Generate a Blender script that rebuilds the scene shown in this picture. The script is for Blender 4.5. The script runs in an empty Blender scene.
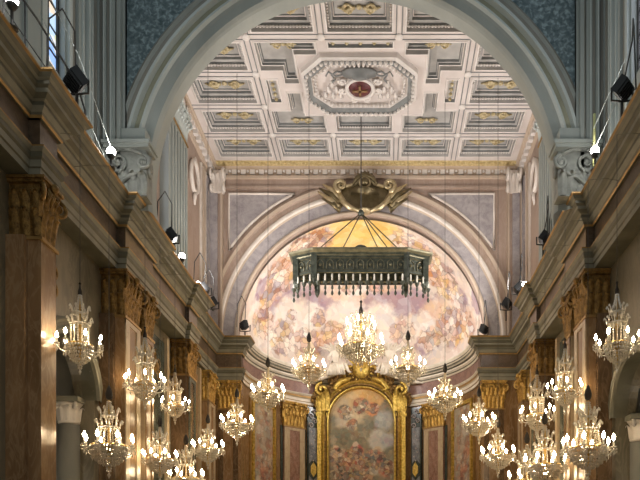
import bpy, math, random
from mathutils import Vector, Matrix
R = math.radians
random.seed(7)
scene = bpy.context.scene
COL = scene.collection
E = 1.65                      # eye height; heights below are measured from the eye unless said otherwise
F = 640.0
VX, VY = 385.0, 555.0         # vanishing point of the nave in the 640x480 frame
AX = -0.75                    # axis of the nave
AXA = -1.0                    # axis of the apse

def P(px, py, D):
    return Vector(((px - VX) * D / F, D, (VY - py) * D / F + E))

# ------------------------------------------------------------------ mesh builder
class MB:
    def __init__(s):
        s.v = []; s.f = []; s.m = []; s.sm = []
    def add(s, verts, faces, mat=0, smooth=False):
        b = len(s.v)
        s.v.extend([tuple(p) for p in verts])
        for f in faces:
            s.f.append(tuple(b + i for i in f)); s.m.append(mat); s.sm.append(smooth)
        return s
    def box(s, lo, hi, mat=0):
        x0, y0, z0 = lo; x1, y1, z1 = hi
        if x0 > x1: x0, x1 = x1, x0
        if y0 > y1: y0, y1 = y1, y0
        if z0 > z1: z0, z1 = z1, z0
        v = [(x0,y0,z0),(x1,y0,z0),(x1,y1,z0),(x0,y1,z0),(x0,y0,z1),(x1,y0,z1),(x1,y1,z1),(x0,y1,z1)]
        return s.add(v, [(3,2,1,0),(4,5,6,7),(0,1,5,4),(1,2,6,5),(2,3,7,6),(3,0,4,7)], mat)
    def tube(s, pts, rad, n=6, mat=0, closed=False, smooth=True):
        pts = [Vector(p) for p in pts]
        k = len(pts)
        rads = rad if isinstance(rad, (list, tuple)) else [rad] * k
        rings = []
        up = None
        for i, p in enumerate(pts):
            if closed: t = pts[(i+1) % k] - pts[i-1]
            else: t = pts[min(i+1, k-1)] - pts[max(i-1, 0)]
            if t.length < 1e-9: t = Vector((0,0,1))
            t.normalize()
            if up is None:
                a = Vector((0,0,1)) if abs(t.z) < .9 else Vector((1,0,0))
                up = (a - t * a.dot(t)).normalized()
            else:
                up = up - t * up.dot(t)
                if up.length < 1e-6:
                    a = Vector((0,0,1)) if abs(t.z) < .9 else Vector((1,0,0)); up = a - t * a.dot(t)
                up.normalize()
            sd = t.cross(up)
            rings.append([p + (up * math.cos(2*math.pi*j/n) + sd * math.sin(2*math.pi*j/n)) * rads[i] for j in range(n)])
        v = [q for r in rings for q in r]
        f = []
        for i in range(k if closed else k-1):
            i2 = (i+1) % k
            for j in range(n):
                j2 = (j+1) % n
                f.append((i*n+j, i*n+j2, i2*n+j2, i2*n+j))
        if not closed:
            f.append(tuple(range(n-1, -1, -1))); f.append(tuple((k-1)*n + j for j in range(n)))
        return s.add(v, f, mat, smooth)
    def lathe(s, prof, c=(0,0,0), n=12, mat=0, smooth=True, sx=1, sy=1):
        v = []; f = []; k = len(prof)
        for r, z in prof:
            for j in range(n):
                a = 2*math.pi*j/n
                v.append((c[0] + sx*r*math.cos(a), c[1] + sy*r*math.sin(a), c[2] + z))
        for i in range(k-1):
            for j in range(n):
                j2 = (j+1) % n
                f.append((i*n+j, i*n+j2, (i+1)*n+j2, (i+1)*n+j))
        f.append(tuple(range(n-1, -1, -1))); f.append(tuple((k-1)*n + j for j in range(n)))
        return s.add(v, f, mat, smooth)
    def octa(s, c, r, h, mat=0):
        x, y, z = c
        v = [(x+r,y,z),(x,y+r,z),(x-r,y,z),(x,y-r,z),(x,y,z+h),(x,y,z-h)]
        return s.add(v, [(0,1,4),(1,2,4),(2,3,4),(3,0,4),(1,0,5),(2,1,5),(3,2,5),(0,3,5)], mat)
    def ball(s, c, r, n=8, m=5, mat=0, sz=1.0):
        prof = [(max(r*math.sin(math.pi*i/m), r*.02), -r*sz*math.cos(math.pi*i/m)) for i in range(m+1)]
        return s.lathe(prof, c, n, mat)
    def plate(s, poly, fn, t, mat=0):
        """poly: 2-D outline; fn(u, v, w) -> point; thickness t along w, from 0 to t"""
        n = len(poly)
        v = [fn(u, w, 0) for u, w in poly] + [fn(u, w, t) for u, w in poly]
        f = [tuple(range(n-1, -1, -1)), tuple(range(n, 2*n))]
        for i in range(n):
            j = (i+1) % n
            f.append((i, j, n+j, n+i))
        return s.add(v, f, mat)
    def xform(s, M):
        s.v = [tuple(M @ Vector(p)) for p in s.v]; return s
    def merge(s, o, M=None, mat=None):
        b = len(s.v)
        s.v.extend([tuple(M @ Vector(p)) if M else p for p in o.v])
        for f, m, q in zip(o.f, o.m, o.sm):
            s.f.append(tuple(b+i for i in f)); s.m.append(m if mat is None else mat); s.sm.append(q)
        return s
    def build(s, name, mats, parent=None, loc=None, rz=0, bevel=0):
        me = bpy.data.meshes.new(name)
        me.from_pydata(s.v, [], s.f)
        if not isinstance(mats, (list, tuple)): mats = [mats]
        for m in mats: me.materials.append(m)
        me.polygons.foreach_set('material_index', s.m)
        me.polygons.foreach_set('use_smooth', s.sm)
        me.update()
        import bmesh
        bm = bmesh.new(); bm.from_mesh(me)
        bmesh.ops.recalc_face_normals(bm, faces=bm.faces)
        bm.to_mesh(me); bm.free()
        o = bpy.data.objects.new(name, me)
        COL.objects.link(o)
        if parent: o.parent = parent
        if loc is not None: o.location = loc
        if rz: o.rotation_euler = (0, 0, rz)
        if bevel:
            b = o.modifiers.new('b', 'BEVEL'); b.width = bevel; b.segments = 2; b.limit_method = 'ANGLE'
        return o

def thing(name, label, cat, loc=(0,0,0), rz=0, group=None):
    o = bpy.data.objects.new(name, None); COL.objects.link(o)
    o.location = loc; o.rotation_euler = (0, 0, rz); o.empty_display_size = .2
    o['label'] = label; o['category'] = cat; o['kind'] = 'thing'
    if group: o['group'] = group
    return o
def tag(o, label, cat, group=None):
    o['label'] = label; o['category'] = cat; o['kind'] = 'thing'
    if group: o['group'] = group
    return o
def struct(o, label=None):
    o['kind'] = 'structure'
    if label: o['label'] = label; 
    return o
def copy_tree(o, parent=None):
    c = o.copy(); COL.objects.link(c)
    if parent: c.parent = parent
    for ch in list(o.children): copy_tree(ch, c)
    return c

# ------------------------------------------------------------------ materials
def lin(c):
    return tuple((x/12.92 if x <= .04045 else ((x+.055)/1.055)**2.4) for x in c)
def mat_base(name):
    m = bpy.data.materials.new(name); m.use_nodes = True
    nt = m.node_tree
    return m, nt, nt.nodes['Principled BSDF']
def noise_mat(name, c1, c2, scale=3.0, rough=.5, metal=0., detail=6, dist=0., bump=0., c3=None, stretch=None, bscale=None, coat=0.):
    m, nt, b = mat_base(name)
    N = nt.nodes; L = nt.links
    tc = N.new('ShaderNodeTexCoord'); mp = N.new('ShaderNodeMapping')
    L.new(tc.outputs['Object'], mp.inputs['Vector'])
    if stretch: mp.inputs['Scale'].default_value = stretch
    n = N.new('ShaderNodeTexNoise'); n.inputs['Scale'].default_value = scale; n.inputs['Detail'].default_value = detail
    n.inputs['Distortion'].default_value = dist
    L.new(mp.outputs['Vector'], n.inputs['Vector'])
    r = N.new('ShaderNodeValToRGB')
    r.color_ramp.elements[0].position = .32; r.color_ramp.elements[0].color = (*c1, 1)
    r.color_ramp.elements[1].position = .68; r.color_ramp.elements[1].color = (*c2, 1)
    if c3:
        e = r.color_ramp.elements.new(.5); e.color = (*c3, 1)
    L.new(n.outputs['Fac'], r.inputs['Fac']); L.new(r.outputs['Color'], b.inputs['Base Color'])
    b.inputs['Roughness'].default_value = rough; b.inputs['Metallic'].default_value = metal
    if coat: b.inputs['Coat Weight'].default_value = coat; b.inputs['Coat Roughness'].default_value = .12
    if bump:
        n2 = N.new('ShaderNodeTexNoise'); n2.inputs['Scale'].default_value = bscale or scale*4; n2.inputs['Detail'].default_value = 3
        L.new(mp.outputs['Vector'], n2.inputs['Vector'])
        bp = N.new('ShaderNodeBump'); bp.inputs['Strength'].default_value = bump; bp.inputs['Distance'].default_value = .03
        L.new(n2.outputs['Fac'], bp.inputs['Height']); L.new(bp.outputs['Normal'], b.inputs['Normal'])
    return m
def vein_mat(name, c1, c2, vein, scale=1.2, rough=.25, stretch=(1,1,.35), w=.06):
    """polished marble: two mottled tones and thin veins"""
    m, nt, b = mat_base(name); N = nt.nodes; L = nt.links
    tc = N.new('ShaderNodeTexCoord'); mp = N.new('ShaderNodeMapping'); mp.inputs['Scale'].default_value = stretch
    L.new(tc.outputs['Object'], mp.inputs['Vector'])
    n = N.new('ShaderNodeTexNoise'); n.inputs['Scale'].default_value = scale; n.inputs['Detail'].default_value = 7; n.inputs['Distortion'].default_value = 1.2
    L.new(mp.outputs['Vector'], n.inputs['Vector'])
    r = N.new('ShaderNodeValToRGB'); r.color_ramp.elements[0].position = .35; r.color_ramp.elements[0].color = (*c1,1)
    r.color_ramp.elements[1].position = .65; r.color_ramp.elements[1].color = (*c2,1)
    L.new(n.outputs['Fac'], r.inputs['Fac'])
    n2 = N.new('ShaderNodeTexNoise'); n2.inputs['Scale'].default_value = scale*2.3; n2.inputs['Detail'].default_value = 5; n2.inputs['Distortion'].default_value = 2
    L.new(mp.outputs['Vector'], n2.inputs['Vector'])
    r2 = N.new('ShaderNodeValToRGB'); r2.color_ramp.elements[0].position = .5-w; r2.color_ramp.elements[0].color = (0,0,0,1)
    r2.color_ramp.elements[1].position = .5+w; r2.color_ramp.elements[1].color = (0,0,0,1)
    e = r2.color_ramp.elements.new(.5); e.color = (.4,.4,.4,1)
    L.new(n2.outputs['Fac'], r2.inputs['Fac'])
    mx = N.new('ShaderNodeMix'); mx.data_type = 'RGBA'
    L.new(r2.outputs['Color'], mx.inputs['Factor']); L.new(r.outputs['Color'], mx.inputs['A']); mx.inputs['B'].default_value = (*vein,1)
    L.new(mx.outputs['Result'], b.inputs['Base Color']); b.inputs['Roughness'].default_value = rough
    return m
def emit_mat(name, col, strength):
    m, nt, b = mat_base(name)
    b.inputs['Base Color'].default_value = (*col,1)
    b.inputs['Emission Color'].default_value = (*col,1); b.inputs['Emission Strength'].default_value = strength
    return m
def paint_mat(name, base, alt, blobs, warp=.35, wscale=1.6, cell=2.6, rough=.8, fig=.5, line=.35, figz=None, soft=.12):
    """a painted picture: soft zones of pigment at fixed places on the surface, crowded with small warped
    patches of drapery and flesh tones, some with darker contours"""
    m, nt, b = mat_base(name); N = nt.nodes; L = nt.links
    tc = N.new('ShaderNodeTexCoord')
    def warped(scale, amt, detail, rgh):
        nz = N.new('ShaderNodeTexNoise'); nz.inputs['Scale'].default_value = scale; nz.inputs['Detail'].default_value = detail; nz.inputs['Roughness'].default_value = rgh
        L.new(tc.outputs['Object'], nz.inputs['Vector'])
        sb = N.new('ShaderNodeVectorMath'); sb.operation = 'SUBTRACT'; sb.inputs[1].default_value = (.5,.5,.5); L.new(nz.outputs['Color'], sb.inputs[0])
        sc = N.new('ShaderNodeVectorMath'); sc.operation = 'SCALE'; sc.inputs['Scale'].default_value = amt*2; L.new(sb.outputs[0], sc.inputs[0])
        ad = N.new('ShaderNodeVectorMath'); ad.operation = 'ADD'; L.new(tc.outputs['Object'], ad.inputs[0]); L.new(sc.outputs[0], ad.inputs[1])
        return ad.outputs[0]
    wz = warped(wscale, warp, 6, .6); wc = warped(cell*.8, .55/cell, 4, .6)
    cur = N.new('ShaderNodeRGB'); cur.outputs[0].default_value = (*base,1); cur = cur.outputs[0]
    def mix(a, bcol, fac, mode='MIX'):
        mx = N.new('ShaderNodeMix'); mx.data_type = 'RGBA'; mx.blend_type = mode
        if isinstance(fac, float): mx.inputs['Factor'].default_value = fac
        else: L.new(fac, mx.inputs['Factor'])
        L.new(a, mx.inputs['A'])
        if isinstance(bcol, tuple): mx.inputs['B'].default_value = (*bcol,1)
        else: L.new(bcol, mx.inputs['B'])
        return mx.outputs['Result']
    def mrange(src, a, c, lo=0., hi=1.):
        mr = N.new('ShaderNodeMapRange'); mr.interpolation_type = 'SMOOTHSTEP'
        for k, v in (('From Min',a),('From Max',c),('To Min',lo),('To Max',hi)): mr.inputs[k].default_value = v
        L.new(src, mr.inputs['Value']); return mr.outputs['Result']
    for (p, rad, col) in blobs:
        ds = N.new('ShaderNodeVectorMath'); ds.operation = 'DISTANCE'; ds.inputs[1].default_value = p
        L.new(wz, ds.inputs[0]); cur = mix(cur, col, mrange(ds.outputs['Value'], rad*1.15, rad*.72))
    zone = None
    for (p, rad) in (figz or []):
        ds = N.new('ShaderNodeVectorMath'); ds.operation = 'DISTANCE'; ds.inputs[1].default_value = p; L.new(wz, ds.inputs[0])
        q = mrange(ds.outputs['Value'], rad*1.1, rad*.8)
        if zone is None: zone = q
        else:
            g = N.new('ShaderNodeMath'); g.operation = 'MAXIMUM'; L.new(zone, g.inputs[0]); L.new(q, g.inputs[1]); zone = g.outputs[0]
    def cells(scale, fac, seed):
        nonlocal cur
        v = N.new('ShaderNodeTexVoronoi'); v.inputs['Scale'].default_value = scale; v.inputs['Randomness'].default_value = 1
        of = N.new('ShaderNodeVectorMath'); of.operation = 'ADD'; of.inputs[1].default_value = (seed, seed*1.7, seed*.6); L.new(wc, of.inputs[0]); L.new(of.outputs[0], v.inputs['Vector'])
        r = N.new('ShaderNodeValToRGB'); k = len(alt)
        while len(r.color_ramp.elements) < k: r.color_ramp.elements.new(.5)
        for i, c in enumerate(alt):
            r.color_ramp.elements[i].position = i/max(k-1,1); r.color_ramp.elements[i].color = (*c,1)
        sp = N.new('ShaderNodeSeparateColor'); L.new(v.outputs['Color'], sp.inputs[0]); L.new(sp.outputs[0], r.inputs['Fac'])
        n2 = N.new('ShaderNodeTexNoise'); n2.inputs['Scale'].default_value = scale*.33; n2.inputs['Detail'].default_value = 3; L.new(of.outputs[0], n2.inputs['Vector'])
        cur = mix(cur, r.outputs['Color'], mrange(zone, 0., 1., soft, fac) if zone else mrange(n2.outputs['Fac'], .40, .60, .12, fac))
        if line:
            e = N.new('ShaderNodeTexVoronoi'); e.feature = 'DISTANCE_TO_EDGE'; e.inputs['Scale'].default_value = scale; L.new(of.outputs[0], e.inputs['Vector'])
            f = mrange(e.outputs['Distance'], .10, .0, 0., line)
            g = N.new('ShaderNodeMath'); g.operation = 'MULTIPLY'; L.new(f, g.inputs[0]); L.new(zone if zone else mrange(n2.outputs['Fac'], .42, .58), g.inputs[1])
            cur = mix(cur, alt[0], g.outputs[0])
    cells(cell, fig, 0.0); cells(cell*2.1, fig*.8, 3.3)
    L.new(cur, b.inputs['Base Color']); b.inputs['Roughness'].default_value = rough
    return m

M = {}
M['marble_brown'] = vein_mat('brown_marble', (.17,.095,.042), (.28,.165,.08), (.38,.26,.15), 1.3, .22)
M['marble_dark'] = vein_mat('dark_red_marble', (.07,.042,.022), (.14,.085,.045), (.23,.15,.09), 1.6, .22)
M['marble_cream'] = vein_mat('cream_marble', (.42,.32,.20), (.55,.44,.30), (.30,.2,.12), 1.2, .25)
M['marble_pink'] = vein_mat('pink_brown_marble', (.20,.10,.07), (.34,.19,.14), (.45,.33,.26), 2.2, .25, (1,1,.6))
M['marble_rose'] = vein_mat('rose_frieze_marble', (.18,.095,.08), (.28,.16,.13), (.36,.26,.22), 2.4, .3, (1,1,1))
M['marble_green'] = vein_mat('green_black_marble', (.018,.026,.022), (.05,.065,.055), (.12,.14,.12), 2.0, .2)
M['marble_blue'] = vein_mat('grey_blue_marble', (.12,.13,.15), (.26,.27,.29), (.42,.42,.42), 2.6, .25, (1,1,.6))
M['wall_low'] = vein_mat('olive_wall_marble', (.10,.085,.055), (.19,.16,.11), (.26,.22,.15), 1.0, .35)
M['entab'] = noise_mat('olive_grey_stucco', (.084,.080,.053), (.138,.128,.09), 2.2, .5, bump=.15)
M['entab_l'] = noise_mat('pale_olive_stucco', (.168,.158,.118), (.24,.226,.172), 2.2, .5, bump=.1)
M['apse_c'] = noise_mat('cream_apse_moulding', (.42,.36,.27), (.54,.47,.37), 2.2, .5)
M['frieze'] = vein_mat('brown_frieze_marble', (.07,.046,.028), (.125,.083,.052), (.18,.13,.09), 1.5, .3, (1,1,1))
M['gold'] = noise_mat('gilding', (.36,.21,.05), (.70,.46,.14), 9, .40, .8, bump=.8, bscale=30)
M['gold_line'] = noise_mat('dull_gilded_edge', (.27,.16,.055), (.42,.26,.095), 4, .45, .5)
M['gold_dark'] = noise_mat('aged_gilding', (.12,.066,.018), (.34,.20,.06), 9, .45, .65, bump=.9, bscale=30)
M['gold_alt'] = noise_mat('altar_gilding', (.40,.26,.04), (.80,.58,.16), 9, .36, .75, bump=.6, bscale=22)
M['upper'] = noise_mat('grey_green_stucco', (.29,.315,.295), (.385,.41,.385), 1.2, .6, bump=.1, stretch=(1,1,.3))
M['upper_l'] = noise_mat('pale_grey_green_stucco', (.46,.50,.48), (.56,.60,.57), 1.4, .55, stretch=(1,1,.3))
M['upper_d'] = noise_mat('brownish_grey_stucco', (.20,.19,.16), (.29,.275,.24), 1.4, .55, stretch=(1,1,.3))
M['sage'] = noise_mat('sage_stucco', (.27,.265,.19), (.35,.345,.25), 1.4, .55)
M['blue'] = noise_mat('speckled_blue_stone', (.055,.09,.10), (.30,.39,.41), 9.0, .55, detail=9, dist=.6, c3=(.12,.165,.18))
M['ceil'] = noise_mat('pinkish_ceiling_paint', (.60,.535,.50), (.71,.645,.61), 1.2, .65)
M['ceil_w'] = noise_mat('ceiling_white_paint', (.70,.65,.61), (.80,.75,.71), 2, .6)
M['ceil_g'] = noise_mat('grey_coffer_paint_and_shade', (.17,.178,.175), (.25,.258,.255), 3, .6)  # coffer grey, with the shade on the recess sides put into the colour
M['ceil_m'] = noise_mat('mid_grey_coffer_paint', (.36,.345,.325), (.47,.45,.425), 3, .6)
M['border_gold'] = noise_mat('gilded_border_paint', (.50,.37,.16), (.74,.60,.32), 9, .5, .15, bump=.5)
M['ceil_gold'] = noise_mat('gilded_ornament', (.40,.30,.13), (.74,.64,.42), 14, .5, .2, bump=.6)
M['ch_pink'] = vein_mat('rose_wall_paint', (.36,.262,.205), (.44,.332,.268), (.49,.39,.33), .9, .55)
M['ch_cream'] = vein_mat('cream_wall_paint', (.52,.41,.31), (.60,.49,.39), (.5,.38,.3), .9, .55)
M['ch_grey'] = vein_mat('grey_violet_marble', (.30,.27,.28), (.44,.40,.40), (.52,.48,.48), 2.6, .5, (1,1,1))
M['ch_white'] = noise_mat('white_bead_moulding', (.70,.62,.55), (.82,.75,.68), 3, .5)
M['stucco'] = noise_mat('white_stucco', (.62,.55,.45), (.80,.74,.64), 2.5, .55, bump=.2)
M['stone_cap'] = noise_mat('grey_stone_capital', (.20,.21,.195), (.34,.35,.32), 4, .6, bump=.5)
M['black'] = noise_mat('black_lamp_housing', (.008,.008,.009), (.018,.018,.02), 5, .45)
M['iron'] = noise_mat('dark_iron', (.03,.028,.025), (.06,.055,.05), 9, .5, .5)
M['bronze'] = noise_mat('green_grey_bronze', (.045,.054,.042), (.12,.13,.10), 6, .42, .35, bump=.5)
M['bronze_gold'] = noise_mat('bronze_rim', (.13,.125,.08), (.24,.215,.135), 6, .4, .6, bump=.3)
M['cart'] = noise_mat('antique_gold_shield', (.13,.10,.05), (.22,.175,.095), 5, .38, .7, bump=.3)
M['cart_l'] = noise_mat('antique_gold_scroll', (.46,.36,.20), (.72,.60,.38), 6, .36, .75, bump=.2)
M['candle'] = noise_mat('ivory_candle', (.80,.76,.66), (.88,.84,.74), 8, .5)
M['flame'] = emit_mat('candle_bulb_light', (1.0,.76,.46), 85.0)
M['brass'] = noise_mat('chandelier_brass', (.35,.22,.07), (.6,.42,.17), 10, .35, .85)
M['hook'] = noise_mat('dark_velvet_sleeve', (.012,.009,.007), (.022,.016,.012), 10, .7)
M['red'] = noise_mat('dark_red_enamel', (.07,.015,.018), (.15,.035,.035), 9, .4)
M['floor'] = vein_mat('polished_floor', (.20,.15,.10), (.36,.29,.21), (.5,.42,.32), .8, .3, (1,1,1))
M['lens'] = emit_mat('lit_lamp_glass', (1.0,.97,.92), 40.0)
M['cable'] = noise_mat('grey_cable', (.04,.04,.04), (.07,.07,.07), 9, .6)
M['cable_y'] = noise_mat('pale_yellow_pole', (.55,.55,.22), (.7,.7,.34), 9, .5)

def crystal_mat():
    m = bpy.data.materials.new('cut_crystal'); m.use_nodes = True
    nt = m.node_tree; N = nt.nodes; L = nt.links
    for n in list(N): N.remove(n)
    out = N.new('ShaderNodeOutputMaterial')
    tr = N.new('ShaderNodeBsdfTransparent'); tr.inputs['Color'].default_value = (.97,.95,.90,1)
    gl = N.new('ShaderNodeBsdfGlossy'); gl.inputs['Roughness'].default_value = .12; gl.inputs['Color'].default_value = (1,.98,.94,1)
    df = N.new('ShaderNodeBsdfTranslucent'); df.inputs['Color'].default_value = (.95,.90,.78,1)
    d2 = N.new('ShaderNodeBsdfDiffuse'); d2.inputs['Color'].default_value = (.9,.86,.76,1)
    a = N.new('ShaderNodeMixShader'); a.inputs[0].default_value = .5; L.new(df.outputs[0], a.inputs[1]); L.new(d2.outputs[0], a.inputs[2])
    b = N.new('ShaderNodeMixShader'); b.inputs[0].default_value = .45; L.new(a.outputs[0], b.inputs[1]); L.new(gl.outputs[0], b.inputs[2])
    c = N.new('ShaderNodeMixShader'); c.inputs[0].default_value = .78; L.new(tr.outputs[0], c.inputs[1]); L.new(b.outputs[0], c.inputs[2])
    L.new(c.outputs[0], out.inputs['Surface'])
    return m
M['crystal'] = crystal_mat()

def stained_mat():
    m, nt, b = mat_base('daylit_stained_glass'); N = nt.nodes; L = nt.links
    tc = N.new('ShaderNodeTexCoord'); v = N.new('ShaderNodeTexVoronoi'); v.inputs['Scale'].default_value = 2.6
    L.new(tc.outputs['Object'], v.inputs['Vector'])
    r = N.new('ShaderNodeValToRGB'); r.color_ramp.interpolation = 'CONSTANT'
    cs = [(.75,.85,1.0),(.35,.55,.95),(.85,.9,.95),(.7,.75,.5),(.55,.75,1.0),(.9,.75,.6),(.9,.95,1)]
    while len(r.color_ramp.elements) < len(cs): r.color_ramp.elements.new(.5)
    for i, c in enumerate(cs):
        r.color_ramp.elements[i].position = i/len(cs); r.color_ramp.elements[i].color = (*c,1)
    sp = N.new('ShaderNodeSeparateColor'); L.new(v.outputs['Color'], sp.inputs[0])
    L.new(sp.outputs[0], r.inputs['Fac']); L.new(r.outputs['Color'], b.inputs['Emission Color'])
    L.new(r.outputs['Color'], b.inputs['Base Color'])
    b.inputs['Emission Strength'].default_value = .85; b.inputs['Roughness'].default_value = .2
    return m
M['stained'] = stained_mat()
M['clear'] = emit_mat('daylit_clear_glass', (.82,.86,1.0), 1.6)

# ------------------------------------------------------------------ geometry helpers
def sweep(mb, path, prof, mats, side=1, closed_back=True):
    """path: plan polyline (x, y); prof: (u, z) list, u = offset to the room side; mats: material index per profile segment"""
    n = len(path); rows = []
    for i in range(n):
        p = Vector(path[i]).to_2d() if False else Vector((path[i][0], path[i][1]))
        dirs = []
        if i > 0: dirs.append((p - Vector(path[i-1])).normalized())
        if i < n-1: dirs.append((Vector(path[i+1]) - p).normalized())
        ns = [Vector((d.y, -d.x)) * side for d in dirs]
        if len(ns) == 2:
            mvec = ns[0] + ns[1]
            mvec = mvec / max(mvec.dot(ns[0]), .2)
        else: mvec = ns[0]
        rows.append([(p.x + mvec.x*u, p.y + mvec.y*u, z) for u, z in prof])
    k = len(prof); b = len(mb.v)
    mb.v.extend([q for r in rows for q in r])
    for i in range(n-1):
        for j in range(k-1):
            mb.f.append((b+i*k+j, b+(i+1)*k+j, b+(i+1)*k+j+1, b+i*k+j+1)); mb.m.append(mats[j]); mb.sm.append(False)
    for i in (0, n-1):
        mb.f.append(tuple(b+i*k+j for j in range(k))); mb.m.append(mats[0]); mb.sm.append(False)
def arc_sweep(mb, cx, cz, prof, mats, a0=0, a1=math.pi, n=64):
    k = len(prof); b = len(mb.v)
    for i in range(n+1):
        a = a0 + (a1-a0)*i/n
        for r, d in prof: mb.v.append((cx + r*math.cos(a), d, cz + r*math.sin(a)))
    for i in range(n):
        for j in range(k-1):
            mb.f.append((b+i*k+j, b+(i+1)*k+j, b+(i+1)*k+j+1, b+i*k+j+1)); mb.m.append(mats[j]); mb.sm.append(False)
def spiral(c, r0, r1, turns, a0, fn, n=28, sgn=1):
    """points of a volute; fn(u, v) -> 3-D"""
    pts = []
    for i in range(n+1):
        t = i/n; a = a0 + sgn*turns*2*math.pi*t; r = r0 + (r1-r0)*t
        pts.append(fn(c[0] + r*math.cos(a), c[1] + r*math.sin(a)))
    return pts
def leaf(mb, base, out, side, w, h, curl=.35, mat=0):
    """acanthus leaf: rises h from base, tip curling towards out"""
    base = Vector(base); out = Vector(out); side = Vector(side); up = Vector((0,0,1))
    prof = [(0,.0,.75),(.3,.05,.95),(.6,.12,1.0),(.85,.28,.8),(1.0,.55,.5),(.93,.78,.25),(.82,.8,.1)]
    v = []
    for z, o, ww in prof:
        c = base + up*h*z + out*(curl*h*o)
        rid = out*(w*.22*ww)
        v += [c - side*(w*.5*ww), c - side*(w*.22*ww) + rid*.4, c + rid, c + side*(w*.22*ww) + rid*.4, c + side*(w*.5*ww)]
    f = []
    for i in range(len(prof)-1):
        for j in range(4):
            f.append((i*5+j, i*5+j+1, (i+1)*5+j+1, (i+1)*5+j))
    mb.add(v, f, mat, True)
# ================================================================== SETTING
def Z(z): return z + E
XL, XR = AX - 6.1, AX + 6.1           # frieze faces of the two nave walls
# ---- floor
fl = MB().box((-12, -6, -.2), (11, 34, 0)); struct(fl.build('floor', M['floor']))

# ---- lower nave walls with an arched side chapel in the first bay
def wall_with_arch(mb, d0, d1, z0, z1, dc, r, zs, n=24):
    """wall in the (D, z) plane at x = 0, with an arched opening"""
    pts = [(dc + r*math.cos(a), zs + r*math.sin(a)) for a in [math.pi - math.pi*i/n for i in range(n+1)]]
    def q(a, b, c, d): mb.add([(0, *a), (0, *b), (0, *c), (0, *d)], [(0,1,2,3)])
    q((d0, z0), (dc-r, z0), (dc-r, z1), (d0, z1)); q((dc+r, z0), (d1, z0), (d1, z1), (dc+r, z1))
    for a, b in zip(pts[:-1], pts[1:]): q(a, b, (b[0], z1), (a[0], z1))
    for a, b in zip([(dc-r, z0)] + pts, pts + [(dc+r, z0)]):
        mb.add([(0, *a), (0, *b), (-.5, *b), (-.5, *a)], [(0,1,2,3)])
ARC_D, ARC_R = 14.75, 1.2
ARC_ZS = {1: Z(3.85), -1: Z(3.42)}
for s, X, nm in ((1, XL, 'wall_left'), (-1, XR, 'wall_right')):
    ARC_Z = ARC_ZS[s]
    w = MB()
    wall_with_arch(w, 2.0, 27.6, 0, Z(7.45), ARC_D, ARC_R, ARC_Z)
    w.xform(Matrix.Translation((X - s*.40, 0, 0)) @ Matrix.Scale(s, 4, (1,0,0)))
    wo = struct(w.build(nm, M['wall_low']))
    ch = MB()                                            # the chapel behind the opening
    a, b = X - s*.9, X - s*3.6
    ch.box((b - s*.1, 12.9, 0), (b, 16.6, Z(7.3))); ch.box((a, 12.8, 0), (b, 12.95, Z(7.3))); ch.box((a, 16.5, 0), (b, 16.65, Z(7.3)))
    ch.box((a, 12.8, Z(6.2)), (b, 16.65, Z(6.3)))
    ch.build('chapel_recess', M['upper_d'], wo)
    ar = MB()
    arc_sweep(ar, 0, 0, [(1.56,-.02),(1.56,.05),(1.5,.09),(1.44,.06),(1.36,.06),(1.33,.1),(1.25,.1),(1.2,.04),(1.19,-.3)], [0,1,0,0,1,1,0,0], 0, math.pi, 32)
    ar.xform(Matrix(((0, s, 0, X - s*.38), (1, 0, 0, ARC_D), (0, 0, 1, ARC_Z), (0, 0, 0, 1))))
    ar.build('archivolt', [M['entab'], M['entab_l']], wo)
    # flat frames in relief on the bays
    for d0, d1, z0, z1 in ((18.95, 19.15, 0, 7.1), (20.9, 21.1, 0, 7.1), (23.2, 23.45, 0, 7.2), (24.6, 24.8, 0, 7.2)):
        MB().box((X - s*.45, d0, 0), (X - s*.26, d1, Z(z1))).build('wall_strip', M['marble_cream'], wo)
    MB().box((X - s*.45, 19.2, 0), (X - s*.34, 20.85, Z(6.9))).build('wall_panel', M['marble_green'], wo)
    MB().box((X - s*.45, 23.5, 0), (X - s*.34, 24.55, Z(6.9))).build('wall_panel', M['marble_brown'], wo)
    lo = MB().box((X - s*.45, 18.45, 0), (X - s*.2, 18.95, Z(7.3)))
    lo.build('wall_strip', M['marble_brown'], wo)

# ---- entablatures
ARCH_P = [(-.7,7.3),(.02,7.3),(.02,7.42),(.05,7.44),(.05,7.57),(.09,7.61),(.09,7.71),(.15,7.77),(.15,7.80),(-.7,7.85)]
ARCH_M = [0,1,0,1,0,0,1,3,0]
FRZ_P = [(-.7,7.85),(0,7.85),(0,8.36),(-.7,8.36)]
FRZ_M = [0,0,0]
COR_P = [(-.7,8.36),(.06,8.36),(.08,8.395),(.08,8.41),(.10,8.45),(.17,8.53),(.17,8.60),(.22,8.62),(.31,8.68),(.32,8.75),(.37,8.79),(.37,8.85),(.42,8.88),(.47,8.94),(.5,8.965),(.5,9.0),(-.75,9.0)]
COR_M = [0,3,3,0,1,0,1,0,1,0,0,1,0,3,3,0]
def zz(p): return [(u, Z(z)) for u, z in p]
SEC_L = [(2.0,12.3,0),(12.3,12.95,.22),(12.95,16.35,0),(16.35,18.3,.22),(18.3,21.6,.1),(21.6,22.5,.24),(22.5,26.72,-.22)]
SEC_R = [(2.0,16.35,0),(16.35,18.3,.22),(18.3,21.6,.1),(21.6,22.5,.24),(22.5,26.72,-.22)]
ent_mats = [M['entab'], M['entab_l'], M['frieze'], M['gold_line']]
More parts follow.
